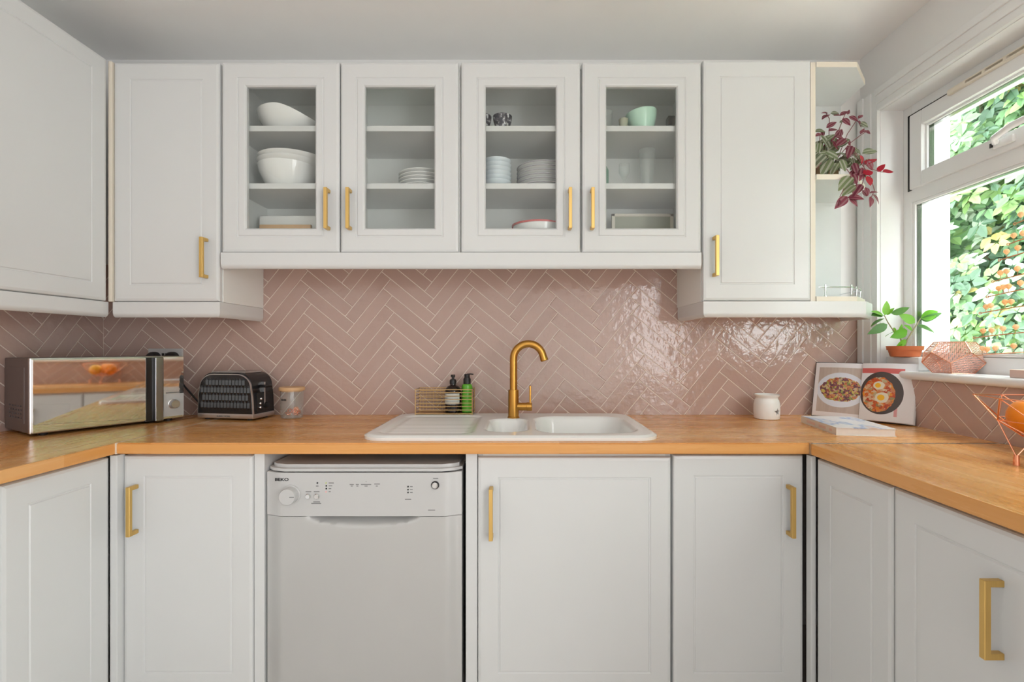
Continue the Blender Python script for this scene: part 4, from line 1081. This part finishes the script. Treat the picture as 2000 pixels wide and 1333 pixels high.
# ------------------------------------------------------------------ crockery behind the glass doors
S1, S2, S0 = 1.547+0.2645, 1.547+0.4795, 1.547+0.016      # shelf tops
def bowl_prof(r, h, foot=0.45, t=0.004):
    return [(0, 0), (r*foot, 0), (r*foot*1.05, h*0.06), (r*0.80, h*0.38), (r*0.94, h*0.70), (r, h), (r-t, h), (r*0.91-t*0.5, h*0.70), (r*0.76, h*0.40), (r*foot, h*0.12), (0, h*0.10)]
def dish(name, label, cat, prof, x, y, z, mat, group, tilt=0.0, seg=40, sx=1.0, sy=1.0, rim=None):
    bm = bmesh.new(); lathe(bm, prof, seg, (0, 0, 0), None, sx, sy)
    if tilt: bmesh.ops.transform(bm, matrix=Matrix.Rotation(tilt, 4, 'Y'), verts=bm.verts)
    zm = min(v.co.z for v in bm.verts)
    bmesh.ops.translate(bm, vec=(x, y, z-zm), verts=bm.verts)
    o = fin(name, bm, mat, smooth=True, angle=50)
    return tag(o, label, cat, group)
GB = 'crockery on the cabinet shelves'
# bowl whose rim sweeps down to one side
bm = bmesh.new(); lathe(bm, bowl_prof(0.130, 0.088, 0.55), 48, (0, 0, 0))
for v in bm.verts: v.co.z *= 1.0-0.55*sstep(-0.02, 0.16, v.co.x)*1.0
bmesh.ops.translate(bm, vec=(-0.915, -0.155, S2), verts=bm.verts)
tag(fin('serving_bowl', bm, M['ceramic'], smooth=True, angle=50), 'large white serving bowl with a sloping rim on the upper shelf', 'bowl', GB)
dish('nesting_bowl', 'deep white bowl at the bottom of the nested stack on the middle shelf', 'bowl', bowl_prof(0.117, 0.098, 0.62), -0.925, -0.160, S1, M['ceramic'], 'nested white bowls')
shallow = lambda r, h: [(0, 0), (r*0.60, 0), (r*0.72, h*0.10), (r*0.93, h*0.55), (r, h), (r-0.003, h), (r*0.90, h*0.58), (r*0.70, h*0.16), (0, h*0.10)]
dish('nesting_bowl', 'wide white dish in the middle of the nested stack on the middle shelf', 'bowl', shallow(0.126, 0.030), -0.917, -0.160, S1+0.084, M['ceramic'], 'nested white bowls')
dish('nesting_bowl', 'widest white dish on top of the nested stack on the middle shelf', 'bowl', shallow(0.134, 0.030), -0.908, -0.158, S1+0.099, M['ceramic'], 'nested white bowls')
z = S1
for k in range(2):
    dish('small_bowl', ('lower', 'upper')[k]+' small white bowl beside the nested large bowls', 'bowl', bowl_prof(0.050, 0.034, 0.6, 0.003), -0.738, -0.218, z, M['ceramic'], 'small white bowls'); z += 0.012
tag(bx('storage_box', -1.055, -0.735, -0.155, -0.045, S0, S0+0.165, M['carcass'], bev=0.01), 'plain pale storage box on the lowest shelf below the bowls', 'box')
tag(bx('chopping_board', -1.02, -0.82, -0.215, -0.199, S0, S0+0.112, M['bamboo'], bev=0.003), 'wooden board standing in front of the pale storage box', 'board')
plate = lambda r, t=0.016: [(0, 0), (r*0.58, 0), (r*0.62, 0.002), (r*0.98, t), (r, t), (r, t+0.0025), (r*0.97, t+0.003), (r*0.60, 0.006), (0, 0.005)]
dish('side_plate', 'mint green plate lying on the upper shelf above the white plates', 'plate', plate(0.085, 0.012), -0.53, -0.12, S2, M['mint'], GB)
z = S1
for k in range(5):
    dish('dinner_plate', ('bottom', 'second', 'third', 'fourth', 'top')[k]+' plain white plate in the stack beside the nested bowls', 'plate', plate(0.098), -0.395, -0.150, z, M['ceramic'], 'plain white plates'); z += 0.0135
z = S1
for k in range(6):
    dish('blue_bowl', ('bottom', 'second', 'third', 'fourth', 'fifth', 'top')[k]+' pale blue bowl in the stack next to the grey-rimmed plates', 'bowl', bowl_prof(0.056, 0.030, 0.60, 0.003), -0.098, -0.200, z, M['bluish'], 'pale blue bowls'); z += 0.0165
z = S1
for k in range(6):
    o = dish('rimmed_plate', ('bottom', 'second', 'third', 'fourth', 'fifth', 'top')[k]+' white plate with a grey rim in the stack by the blue bowls', 'plate', plate(0.103, 0.018), 0.082, -0.150, z, M['ceramic'], 'grey-rimmed plates')
    bm = bmesh.new(); lathe(bm, [(0.1015, 0.0165), (0.1040, 0.0172), (0.1040, 0.0195), (0.1015, 0.0198)], 40, (0.082, -0.150, z)); fin('rim_band', bm, M['greyrim'], o, world=True, smooth=True)
    z += 0.0160
dish('patterned_bowl', 'dark patterned bowl on the upper shelf, the one in full view', 'bowl', bowl_prof(0.037, 0.058, 0.6), -0.076, -0.230, S2, M['pattern'], 'dark patterned bowls')
dish('patterned_bowl', 'dark patterned bowl half hidden by the door frame', 'bowl', bowl_prof(0.037, 0.060, 0.6), -0.155, -0.225, S2, M['pattern'], 'dark patterned bowls')
o = dish('red_rim_bowl', 'white bowl with a red rim on the lowest shelf', 'bowl', bowl_prof(0.106, 0.118, 0.62), 0.068, -0.16, S0, M['ceramic'], GB)
bm = bmesh.new(); lathe(bm, [(0.1015, 0.1120), (0.1072, 0.1120), (0.1075, 0.1185), (0.1015, 0.1190)], 40, (0.065, -0.16, S0)); fin('rim_band', bm, M['redrim'], o, world=True, smooth=True)
tag(bx('storage_tin', -0.20, 0.0, -0.12, -0.03, S1+0.125, S1+0.150, M['carcass'], bev=0.003), 'flat white box', 'box') if False else None
dish('mint_bowl', 'mint green bowl tipped slightly on the upper shelf among the glassware', 'bowl', bowl_prof(0.060, 0.078, 0.60), 0.472, -0.205, S2, M['mint'], GB, tilt=math.radians(-7))
dish('green_cup', 'small olive green cup left of the mint bowl', 'cup', bowl_prof(0.018, 0.046, 0.7, 0.002), 0.388, -0.235, S2, M['olive'], GB, seg=24)
tumbler = lambda r0, r1, h: [(0, 0), (r0, 0), (r1, h), (r1-0.002, h), (r0-0.002, 0.006), (0, 0.006)]
dish('tumbler', 'clear glass tumbler beside the green cup on the upper shelf', 'glass', tumbler(0.018, 0.024, 0.095), 0.332, -0.19, S2, M['clear'], 'clear glasses', seg=28)
dish('tall_glass', 'tall clear tumbler on the middle shelf', 'glass', tumbler(0.022, 0.032, 0.172), 0.498, -0.16, S1, M['clear'], 'clear glasses', seg=28)
wineg = [(r, z*1.38) for r, z in [(0, 0), (0.028, 0), (0.028, 0.002), (0.004, 0.006), (0.0032, 0.035), (0.012, 0.044), (0.022, 0.058), (0.021, 0.082), (0.0195, 0.082), (0.0205, 0.058), (0.010, 0.046), (0, 0.044)]]
dish('stem_glass', 'small clear stemmed glass between the green bottle and the tall tumbler', 'glass', wineg, 0.405, -0.17, S1, M['clear'], 'clear glasses', seg=28)
gbt = thing('glass_bottle', 'green glass bottle with a swing cap on the middle shelf', 'bottle', (0.318, -0.175, S1))
lat('bottle', [(0, 0), (0.022, 0), (0.024, 0.003), (0.024, 0.085), (0.014, 0.106), (0.010, 0.112), (0.010, 0.128), (0.012, 0.130), (0, 0.131)], M['greenglass'], gbt, seg=28)
lat('cap', [(0, 0.128), (0.012, 0.128), (0.0125, 0.136), (0.008, 0.142), (0, 0.143)], M['greyrim'], gbt, seg=20)
pf = thing('framed_board', 'olive board with a cream frame standing on the lowest shelf', 'frame', (0.475, -0.10, S0))
bx('board', -0.098, 0.135, -0.004, 0.004, 0.0, 0.174, M['olive'], pf)
bm = bmesh.new(); box(bm, -0.108, -0.095, -0.008, 0.006, 0.0, 0.183, 0.001); box(bm, 0.132, 0.145, -0.008, 0.006, 0.0, 0.183, 0.001); box(bm, -0.108, 0.145, -0.008, 0.006, 0.172, 0.183, 0.001)
fin('frame', bm, M['edge'], pf)

# ------------------------------------------------------------------ plants
def leaf_mesh(name, L, Wd, mat, fold=0.25, curl=0.25, n=7):
    """pointed oval leaf along +y, folded on the midrib, tip curling down"""
    V, Fc = [], []
    for i in range(n+1):
        u = i/n; w = Wd*(math.sin(PI*min(1, u**0.8))**0.85)/2 if 0 < i < n else 0.0004
        z = -curl*L*u*u; V += [(-w, L*u, z+fold*w), (0, L*u, z), (w, L*u, z+fold*w)]
    for i in range(n):
        a = 3*i; Fc += [(a, a+1, a+4, a+3), (a+1, a+2, a+5, a+4)]
    me = bpy.data.meshes.new(name); me.from_pydata(V, [], Fc); me.materials.append(mat)
    me.polygons.foreach_set('use_smooth', [True]*len(me.polygons)); me.update()
    return me
def put_leaf(me, parent, pos, aim, roll=0.0, scale=1.0):
    """leaf object with its base at pos (parent space) growing along aim"""
    y = Vector(aim).normalized(); up = Vector((-0.25, -0.80, 0.50)).normalized()
    x = y.cross(up).normalized(); z = x.cross(y)
    m = Matrix((x, y, z)).transposed().to_4x4() @ Matrix.Rotation(roll, 4, 'Y')
    o = bpy.data.objects.new('leaf', me); COL.objects.link(o); o.parent = parent
    o.matrix_local = Matrix.Translation(pos) @ m @ Matrix.Scale(scale, 4)
    return o
# pepper-like plant on the window sill
bxr = tag(bx('white_box', 1.478, 1.549, -0.285, -0.122, 1.109, 1.1615, M['gloss_white'], bev=0.006), 'low white box on the window sill under the terracotta pot', 'box')
PX, PY, PZ = 1.492, -0.203, 1.1615
tp_ = thing('potted_plant', 'young green leafy plant in a terracotta pot on the window sill', 'plant', (PX, PY, PZ))
lat('pot', [(0, 0), (0.044, 0), (0.047, 0.002), (0.053, 0.024), (0.053, 0.026), (0.0575, 0.026), (0.0600, 0.042), (0.0575, 0.042), (0.053, 0.034), (0, 0.034)], M['terracotta'], tp_, seg=40)
lat('soil', [(0, 0.039), (0.030, 0.039), (0.0535, 0.036), (0.0535, 0.033)], M['soil'], tp_, seg=28)
def loc_at(px, py, d): return at(px, py, d)-Vector((PX, PY, PZ))
S_main = [(0, 0, 0.035), loc_at(1772, 664, 1.89), loc_at(1782, 648, 1.885), loc_at(1792, 632, 1.88), loc_at(1798, 622, 1.88)]
tb('stem', S_main, 0.0022, M['stem'], tp_, seg=6, radii=[0.0032, 0.003, 0.0026, 0.0022, 0.0016])
S_left = [(-0.004, 0, 0.035), loc_at(1758, 660, 1.89), loc_at(1742, 642, 1.885), loc_at(1734, 630, 1.88), loc_at(1727, 616, 1.875)]
tb('stem', S_left, 0.0022, M['stem'], tp_, seg=6, radii=[0.003, 0.0026, 0.0022, 0.002, 0.0015])
LG = leaf_mesh('leaf_green', 0.060, 0.030, M['leafgreen'], 0.2, 0.15); LDp = leaf_mesh('leaf_deep', 0.060, 0.026, M['leafdeep'], 0.2, 0.2)
for base_, tip, m_, roll in (((1728, 616), (1734, 589), LG, 0.2), ((1732, 616), (1745, 601), LG, -0.5), ((1726, 617), (1704, 606), LG, 0.4), ((1724, 618), (1701, 612), LDp, 0.2), ((1728, 622), (1699, 633), LDp, 0.9), ((1733, 634), (1700, 651), LDp, -0.4),
                            ((1787, 631), (1759, 614), LG, -0.5), ((1798, 622), (1836, 608), LG, 0.5), ((1798, 622), (1846, 618), LDp, 1.3), ((1793, 637), (1831, 646), LDp, -0.3), ((1772, 646), (1744, 659), LG, -0.6), ((1746, 640), (1748, 652), LG, 0.7),
                            ((1762, 672), (1751, 679), LG, 0.5), ((1770, 664), (1752, 680), LG, -0.7), ((1757, 648), (1763, 634), LG, 0.5), ((1744, 650), (1727, 655), LDp, 1.3), ((1740, 612), (1780, 604), LDp, 1.0), ((1782, 646), (1768, 634), LG, 0.2)):
    a = loc_at(base_[0], base_[1], 1.885); b = loc_at(tip[0], tip[1], 1.885+random.uniform(-0.02, 0.0)); L = (b-a).length
    put_leaf(m_, tp_, a, b-a, roll, max(0.45, L/0.059))
# trailing striped plant on the open shelf
QX, QY, QZ = 1.160, -0.155, 1.368+0.468
tr = thing('trailing_plant', 'trailing plant with striped purple and crimson leaves on the open shelf', 'plant', (QX, QY, QZ))
bm = bmesh.new(); box(bm, -0.072, 0.072, -0.055, 0.055, 0.0, 0.068, 0.005); fin('planter', bm, M['planter'], tr, smooth=True)
bx('soil', -0.068, 0.068, -0.051, 0.051, 0.066, 0.0705, M['soil'], tr)
LT = leaf_mesh('leaf_striped', 0.052, 0.031, M['trad'], 0.22, 0.25); LP = leaf_mesh('leaf_plum', 0.050, 0.028, M['tradplum'], 0.22, 0.25); LR = leaf_mesh('leaf_crimson', 0.040, 0.034, M['tradred'], 0.12, 0.1)
def tl(px, py, d): return at(px, py, d)-Vector((QX, QY, QZ))
random.seed(21)
stems = [[(1618, 320, 1.90), (1619, 270, 1.88), (1620, 232, 1.88), (1612, 219, 1.87)], [(1625, 320, 1.90), (1636, 260, 1.87), (1650, 224, 1.86)], [(1632, 320, 1.89), (1655, 262, 1.86), (1675, 232, 1.85), (1682, 240, 1.84)],
         [(1630, 315, 1.89), (1660, 280, 1.84), (1684, 262, 1.83), (1694, 256, 1.82)], [(1632, 318, 1.88), (1662, 290, 1.80), (1685, 312, 1.78), (1690, 340, 1.78), (1680, 372, 1.78), (1655, 388, 1.78)],
         [(1632, 318, 1.88), (1668, 300, 1.80), (1700, 330, 1.77), (1722, 336, 1.76), (1734, 337, 1.76)], [(1622, 320, 1.87), (1645, 318, 1.79), (1664, 345, 1.775), (1650, 365, 1.775), (1640, 385, 1.775)],
         [(1612, 320, 1.88), (1600, 290, 1.85), (1602, 262, 1.84)], [(1612, 322, 1.86), (1604, 318, 1.79), (1594, 330, 1.775)], [(1630, 320, 1.88), (1670, 302, 1.79), (1700, 345, 1.77), (1708, 372, 1.77), (1702, 385, 1.77)]]
for st in stems: tb('stem', [tl(*p) for p in st], 0.0014, M['purplestem'], tr, seg=5)
def tleaf(px0, py0, px1, py1, d, me, roll, nominal):
    a = tl(px0, py0, d); b = tl(px1, py1, d-random.uniform(0, 0.02)); put_leaf(me, tr, a, b-a, (roll-0.8)*0.9+random.uniform(-0.25, 0.25), max(0.4, (b-a).length/nominal))
LS = [  # striped, plum and crimson leaves: base, tip, depth
 (1655, 224, 1659, 216, 1.86, LP, 1.2, .05), (1640, 226, 1658, 215, 1.86, LP, 0.9, .05), (1618, 222, 1606, 218, 1.87, LP, .9, .05), (1620, 224, 1606, 228, 1.87, LP, 1.2, .05), (1622, 222, 1640, 219, 1.87, LT, 1.2, .052), (1628, 226, 1645, 222, 1.87, LP, .8, .05),
 (1612, 258, 1592, 252, 1.86, LT, 1.2, .052), (1614, 250, 1634, 236, 1.86, LP, 1.2, .05), (1640, 240, 1654, 232, 1.86, LT, .8, .052), (1645, 232, 1662, 242, 1.85, LP, .9, .05), (1658, 228, 1678, 234, 1.85, LP, .8, .05), (1676, 232, 1686, 222, 1.85, LP, .9, .05), (1676, 236, 1684, 246, 1.84, LP, .6, .05),
 (1678, 240, 1696, 246, 1.84, LT, 1.2, .052), (1686, 258, 1700, 254, 1.83, LP, .5, .05), (1690, 256, 1702, 260, 1.83, LP, .9, .05), (1680, 262, 1688, 250, 1.83, LP, .7, .05), (1604, 262, 1592, 264, 1.84, LP, .7, .05), (1604, 264, 1612, 270, 1.84, LP, .4, .05),
 (1600, 275, 1596, 296, 1.84, LT, .9, .052), (1606, 280, 1630, 258, 1.83, LT, .8, .052), (1620, 290, 1610, 262, 1.83, LT, .7, .052), (1634, 288, 1660, 268, 1.82, LT, .8, .052), (1640, 268, 1645, 252, 1.84, LP, .8, .05), (1626, 276, 1640, 290, 1.82, LP, .8, .05), (1650, 270, 1664, 282, 1.82, LP, .6, .05),
 (1612, 298, 1640, 308, 1.81, LT, .9, .052), (1612, 302, 1586, 326, 1.80, LT, .7, .052), (1618, 306, 1596, 318, 1.81, LT, 1.0, .052), (1622, 310, 1606, 336, 1.80, LT, .8, .052), (1640, 300, 1664, 308, 1.80, LT, .7, .052), (1642, 312, 1652, 332, 1.79, LT, .8, .052), (1650, 292, 1672, 285, 1.82, LP, .9, .05),
 (1664, 285, 1656, 306, 1.80, LP, .7, .05), (1670, 292, 1684, 300, 1.80, LT, .6, .052), (1684, 300, 1716, 290, 1.79, LT, .8, .052), (1664, 308, 1672, 326, 1.79, LT, .6, .052), (1674, 304, 1690, 318, 1.79, LP, .8, .05), (1636, 318, 1622, 338, 1.79, LT, 1.0, .052),
 (1682, 312, 1674, 326, 1.79, LT, .7, .052), (1686, 330, 1694, 346, 1.78, LT, .5, .052), (1690, 336, 1670, 340, 1.78, LP, .8, .05), (1664, 344, 1640, 366, 1.775, LT, .7, .052), (1664, 340, 1674, 358, 1.775, LP, .9, .05), (1670, 362, 1646, 378, 1.775, LT, .6, .052), (1682, 360, 1668, 378, 1.775, LP, .8, .05),
 (1656, 386, 1690, 384, 1.775, LP, .8, .05), (1655, 384, 1634, 404, 1.775, LP, .6, .05), (1658, 388, 1678, 400, 1.775, LP, .8, .05), (1640, 390, 1636, 402, 1.775, LP, 1.1, .05), (1690, 366, 1698, 380, 1.77, LP, .5, .05),
 (1700, 384, 1704, 402, 1.77, LP, .4, .05), (1704, 380, 1722, 396, 1.77, LP, .4, .05), (1698, 378, 1716, 372, 1.77, LP, .6, .05), (1688, 322, 1712, 308, 1.78, LR, .4, .04), (1684, 320, 1682, 304, 1.78, LR, .8, .04), (1714, 336, 1728, 320, 1.765, LR, .4, .04), (1724, 336, 1746, 334, 1.76, LR, .3, .04), (1694, 344, 1702, 362, 1.77, LR, .2, .04), (1686, 340, 1706, 334, 1.77, LR, 1.0, .04)]
for l in LS: tleaf(*l)
for k in range(34):        # filler leaves through the thick of the plant
    px, py = random.uniform(1598, 1672), random.uniform(252, 328); a = random.uniform(-0.6, PI+0.6); ln = random.uniform(17, 28)
    tleaf(px, py, px+ln*math.cos(a), py+ln*math.sin(a)*0.8, random.uniform(1.81, 1.87), LT if py > 275 or random.random() < 0.3 else LP, random.uniform(0.3, 1.3), .052)
for k in range(12):
    px, py = random.uniform(1662, 1700), random.uniform(292, 372); a = random.uniform(0.2, PI-0.2); ln = random.uniform(15, 24)
    tleaf(px, py, px+ln*math.cos(a), py+ln*math.sin(a), random.uniform(1.77, 1.80), random.choice((LT, LP, LP)), random.uniform(0.3, 1.3), .052)

# ------------------------------------------------------------------ things on the sill and the window worktop
ch = thing('lantern', 'faceted pink copper mesh lantern on the window sill', 'lantern', (1.515, -0.393, 1.109))
ch.location = (1.512, -0.395, 1.109); WMAT[ch.name] = Matrix.Translation(ch.location)
rings_ = []
def rg_(r, z, off, n=5): return [Vector((r*math.cos(2*PI*(k+off)/n), r*math.sin(2*PI*(k+off)/n), z)) for k in range(n)]
o_ = 0.10
R_ = [rg_(0.058, 0.0, o_), rg_(0.088, 0.036, o_), rg_(0.088, 0.072, o_+0.5), rg_(0.058, 0.108, o_+0.5)]
V = [p for r_ in R_ for p in r_]; Fc = [(4, 3, 2, 1, 0)]
ed = set()
for k in range(5):
    l = (k+1) % 5
    Fc.append((k, l, 5+l, 10+k, 5+k)); Fc.append((5+l, 10+l, 15+l, 15+k, 10+k))
for f in Fc:
    for i in range(5): ed.add(tuple(sorted((f[i], f[(i+1) % 5]))))
bm = bmesh.new(); vs = [bm.verts.new(v) for v in V]
for f in Fc: bm.faces.new([vs[i] for i in f])
bmesh.ops.triangulate(bm, faces=bm.faces)
fin('mesh_panels', bm, M['perf'], ch)
bm = bmesh.new()
for a, b in ed: tube(bm, [V[a], V[b]], 0.0013, 6)
fin('edge_wires', bm, M['copper'], ch)
# copper wire tree with peach buds
wt_ = thing('wire_tree', 'copper wire tree ornament with peach bulbs at the window', 'ornament', (1.475, -0.775, 1.109))
bm = bmesh.new(); box(bm, -0.030, 0.040, -0.090, 0.118, 0.0, 0.024, 0.002); fin('base_block', bm, M['pinkwood'], wt_, smooth=True)
tb('trunk', [(0.02, -0.02, 0.02), (0.02, -0.02, 0.42)], 0.0025, M['copper'], wt_)
random.seed(5)
TP = Vector((1.475, -0.775, 1.109))
rows = [(1984, 437, (1994,)), (1971, 477, (1980, 1998)), (1954, 508, (1966, 1988)), (1941, 550, (1954, 1966, 1987)), (1930, 580, (1951, 1960, 1970, 1993)), (1916, 612, (1926, 1935, 1963, 1975)), (1905, 660, (1920, 1937, 1959, 1984)), (1904, 695, (1919, 1928, 1944, 1980))]
for px, py, buds in rows:
    x_ = 1.495
    def wp(p, q): return Vector((x_, CAM_Y+x_*F_PX/(p-VPX), CAM_Z-(q-VPY)*x_/(p-VPX)))-TP
    a = wp(px, py)
    zl = a.z; ye = -0.02-(a.y+0.02)
    zc = zl+0.018
    wire = [(0.020, a.y+(ye-a.y)*t, zl+0.018*math.sin(PI*t)) for t in [i/10 for i in range(11)]]
    loop = [(0.020, a.y+0.004*math.cos(t)+0.003, zl+0.0035*math.sin(t)) for t in [i*PI/4 for i in range(9)]]
    br_ = tb('branch_wire', wire, 0.0017, M['copper'], wt_, seg=6)
    tb('end_loop', loop[:-1], 0.0013, M['copper'], wt_, seg=6, closed=True)
    ys = [wp(b, py).y for b in buds]; ys += [-0.04-y for y in ys]
    for y in ys:
        t = (y-a.y)/(ye-a.y); zb = zl+0.018*math.sin(PI*min(1, max(0, t)))
        h = random.uniform(0.012, 0.017)
        tb('bud_stem', [(0.020, y, zb), (0.020, y+random.uniform(-0.002, 0.002), zb+h)], 0.0008, M['copper'], br_, seg=5)
        lat('bud', [(0, 0), (0.0028, 0.001), (0.0078, 0.008), (0.0076, 0.013), (0.004, 0.0172), (0, 0.018)], M['bud'], br_, seg=10, c=(0.020, y, zb+h-0.004))
# fruit basket
BXc, BYc = 1.305, -0.900
bk = thing('fruit_basket', 'angular copper wire fruit basket on the window worktop', 'basket', (BXc, BYc, ZW))
N_ = 7; top = [Vector((0.142*math.cos(2*PI*k/N_+3.24), 0.142*math.sin(2*PI*k/N_+3.24), 0.166 if k % 2 == 0 else 0.160)) for k in range(N_)]
mid = [Vector((0.104*math.cos(2*PI*(k+0.5)/N_+3.24), 0.104*math.sin(2*PI*(k+0.5)/N_+3.24), 0.106)) for k in range(N_)]
bot = [Vector((0.050*math.cos(2*PI*k/N_+3.24), 0.050*math.sin(2*PI*k/N_+3.24), 0.066)) for k in range(N_)]
for k in range(N_):
    l = (k+1) % N_
    for a, b in ((top[k], top[l]), (top[k], mid[k]), (top[l], mid[k]), (mid[k], bot[k]), (mid[k], bot[l]), (bot[k], bot[l]), (mid[k], mid[l]), (bot[k], bot[(k+2) % N_])):
        tb('wire', [a, b], 0.0016, M['copper'], bk, seg=6)
for ft in (Vector((1.214-BXc, -0.905-BYc, 0)), Vector((1.375-BXc, -0.815-BYc, 0)), Vector((1.365-BXc, -1.000-BYc, 0))):
    tp2 = min(bot, key=lambda p: (p-ft).length)
    tb('leg_wire', [tp2, ft+Vector((0, 0, 0.022))], 0.0015, M['copper'], bk, seg=6); tb('leg_wire', [min(mid, key=lambda p: (p-ft).length), ft+Vector((0, 0, 0.022))], 0.0013, M['copper'], bk, seg=6)
    lat('foot', [(0, 0), (0.0062, 0), (0.0068, 0.001), (0.0055, 0.026), (0, 0.026)], M['copper'], bk, seg=14, c=(ft.x, ft.y, 0))
sph = lambda r, n=14: [(r*math.sin(PI*i/n) if 0 < i < n else 0, -r*math.cos(PI*i/n)) for i in range(n+1)]
for nm, lb, cat, x, y, z, r_, m_ in (('orange', 'deep orange fruit at the back of the copper basket', 'orange', 1.292, -0.862, ZW+0.114, 0.045, 'orange'), ('orange', 'lighter yellow-orange fruit in front in the copper basket', 'orange', 1.292, -0.950, ZW+0.112, 0.040, 'lemon'), ('orange', 'orange at the window side of the copper basket', 'orange', 1.372, -0.902, ZW+0.116, 0.041, 'orange')):
    o = tag(lat(nm, [(r, zz+(0.006*math.exp(-((r/0.01)**2)) if zz > 0 else 0)*-0.5) for r, zz in sph(r_)], M[m_], None, seg=28, c=(x, y, z)), lb, cat, 'oranges in the copper basket')
    lat('stalk_button', [(0, 0), (0.003, 0.0), (0.0025, 0.002), (0, 0.0025)], M['stem'], o, seg=8, c=(x, y, z+r_-0.0035), world=True)

# ------------------------------------------------------------------ outdoors: paving and the leafy hedge
struct(bx('ground_outside', -8, 8, -12, 8, -0.2, -0.10, M['paving']))
hd_ = thing('ivy_hedge', 'tall leafy green hedge outside the window', 'hedge', (3.2, 0.3, -0.1))
random.seed(11)
def hump(y, z): return 0.16*math.sin(y*2.3+1.1)*math.cos(z*1.9+0.4)+0.10*math.sin(y*5.3+z*3.1)+0.06*math.sin(z*7.1-y*2.2)
V, Fc = [], []; ny, nz = 60, 36
for j in range(nz+1):
    for i in range(ny+1):
        y = -3.2+7.6*i/ny; z = -0.1+3.3*j/nz; V.append((3.12-hump(y, z)*0.8, y, z))
for j in range(nz):
    for i in range(ny): a = j*(ny+1)+i; Fc.append((a, a+1, a+ny+2, a+ny+1))
nb = len(V); V += [(3.9, -3.2, -0.1), (3.9, 4.4, -0.1), (3.9, 4.4, 3.2), (3.9, -3.2, 3.2)]
Fc += [(nb, nb+1, nb+2, nb+3)]
pyd('inner_growth', V, Fc, M['hedge0'], hd_, world=True, smooth=True)
V, Fc, ID = [], [], []
def add_leaf(p, aim, nrm, L, Wd, mi):
    aim = aim.normalized(); s = aim.cross(nrm).normalized(); b = len(V)
    k = nrm.normalized()*L*0.10
    V.extend([p, p+aim*L*0.35+s*Wd*0.5+k, p+aim*L*0.75+s*Wd*0.34+k*0.6, p+aim*L-k*0.4, p+aim*L*0.75-s*Wd*0.34+k*0.6, p+aim*L*0.35-s*Wd*0.5+k])
    Fc.append((b, b+1, b+2, b+3)); Fc.append((b, b+3, b+4, b+5)); ID.extend([mi, mi])
for c_ in range(7600):
    if 4200 <= c_ < 7600: y = random.uniform(-3.2, 0.0); z = random.uniform(0.3, 3.3)
    elif c_ < 3000: y = random.uniform(-0.1, 2.6); z = random.uniform(0.7, 3.3)
    else: y = random.uniform(-3.2, 4.4); z = random.uniform(-0.1, 3.3)
    prot = random.random()**2*0.30
    x = 3.10-hump(y, z)-prot
    tone = random.random(); tone_i = 1 if tone < 0.22 else 0 if tone < 0.55 else 2 if tone < 0.78 else 3 if tone < 0.975 else 4
    a0 = random.uniform(0, 2*PI); nleaf = random.choice((3, 5, 5, 6))
    nrm = Vector((-1, random.uniform(-0.5, 0.1), random.uniform(0.2, 0.9)))
    nn = nrm.normalized(); u = nn.cross(Vector((0, 0, 1))).normalized(); w = nn.cross(u)
    Ls = random.uniform(0.055, 0.105)
    for k in range(nleaf):
        a = a0+k*2*PI/nleaf*0.9+random.uniform(-0.2, 0.2)
        aim = u*math.cos(a)+w*math.sin(a)-nn*0.25*random.random()
        add_leaf(Vector((x, y, z))+aim*0.01, aim, nrm+Vector((0, random.uniform(-.4, .4), random.uniform(-.4, .4))), Ls*random.uniform(0.8, 1.1), Ls*random.uniform(0.5, 0.7), tone_i)
fo = pyd('foliage', V, Fc, None, hd_, world=True, mats=[M['hedge%d' % i] for i in range(5)], idx=ID); fo['kind'] = 'stuff'
for k in range(9):
    y = -0.2+k*0.33; pts = [(3.08, y+0.05*math.sin(k+t), -0.1+t*0.8) for t in range(5)]
    tb('woody_stem', pts, 0.012, M['leafbark'], hd_, seg=6, world=True)
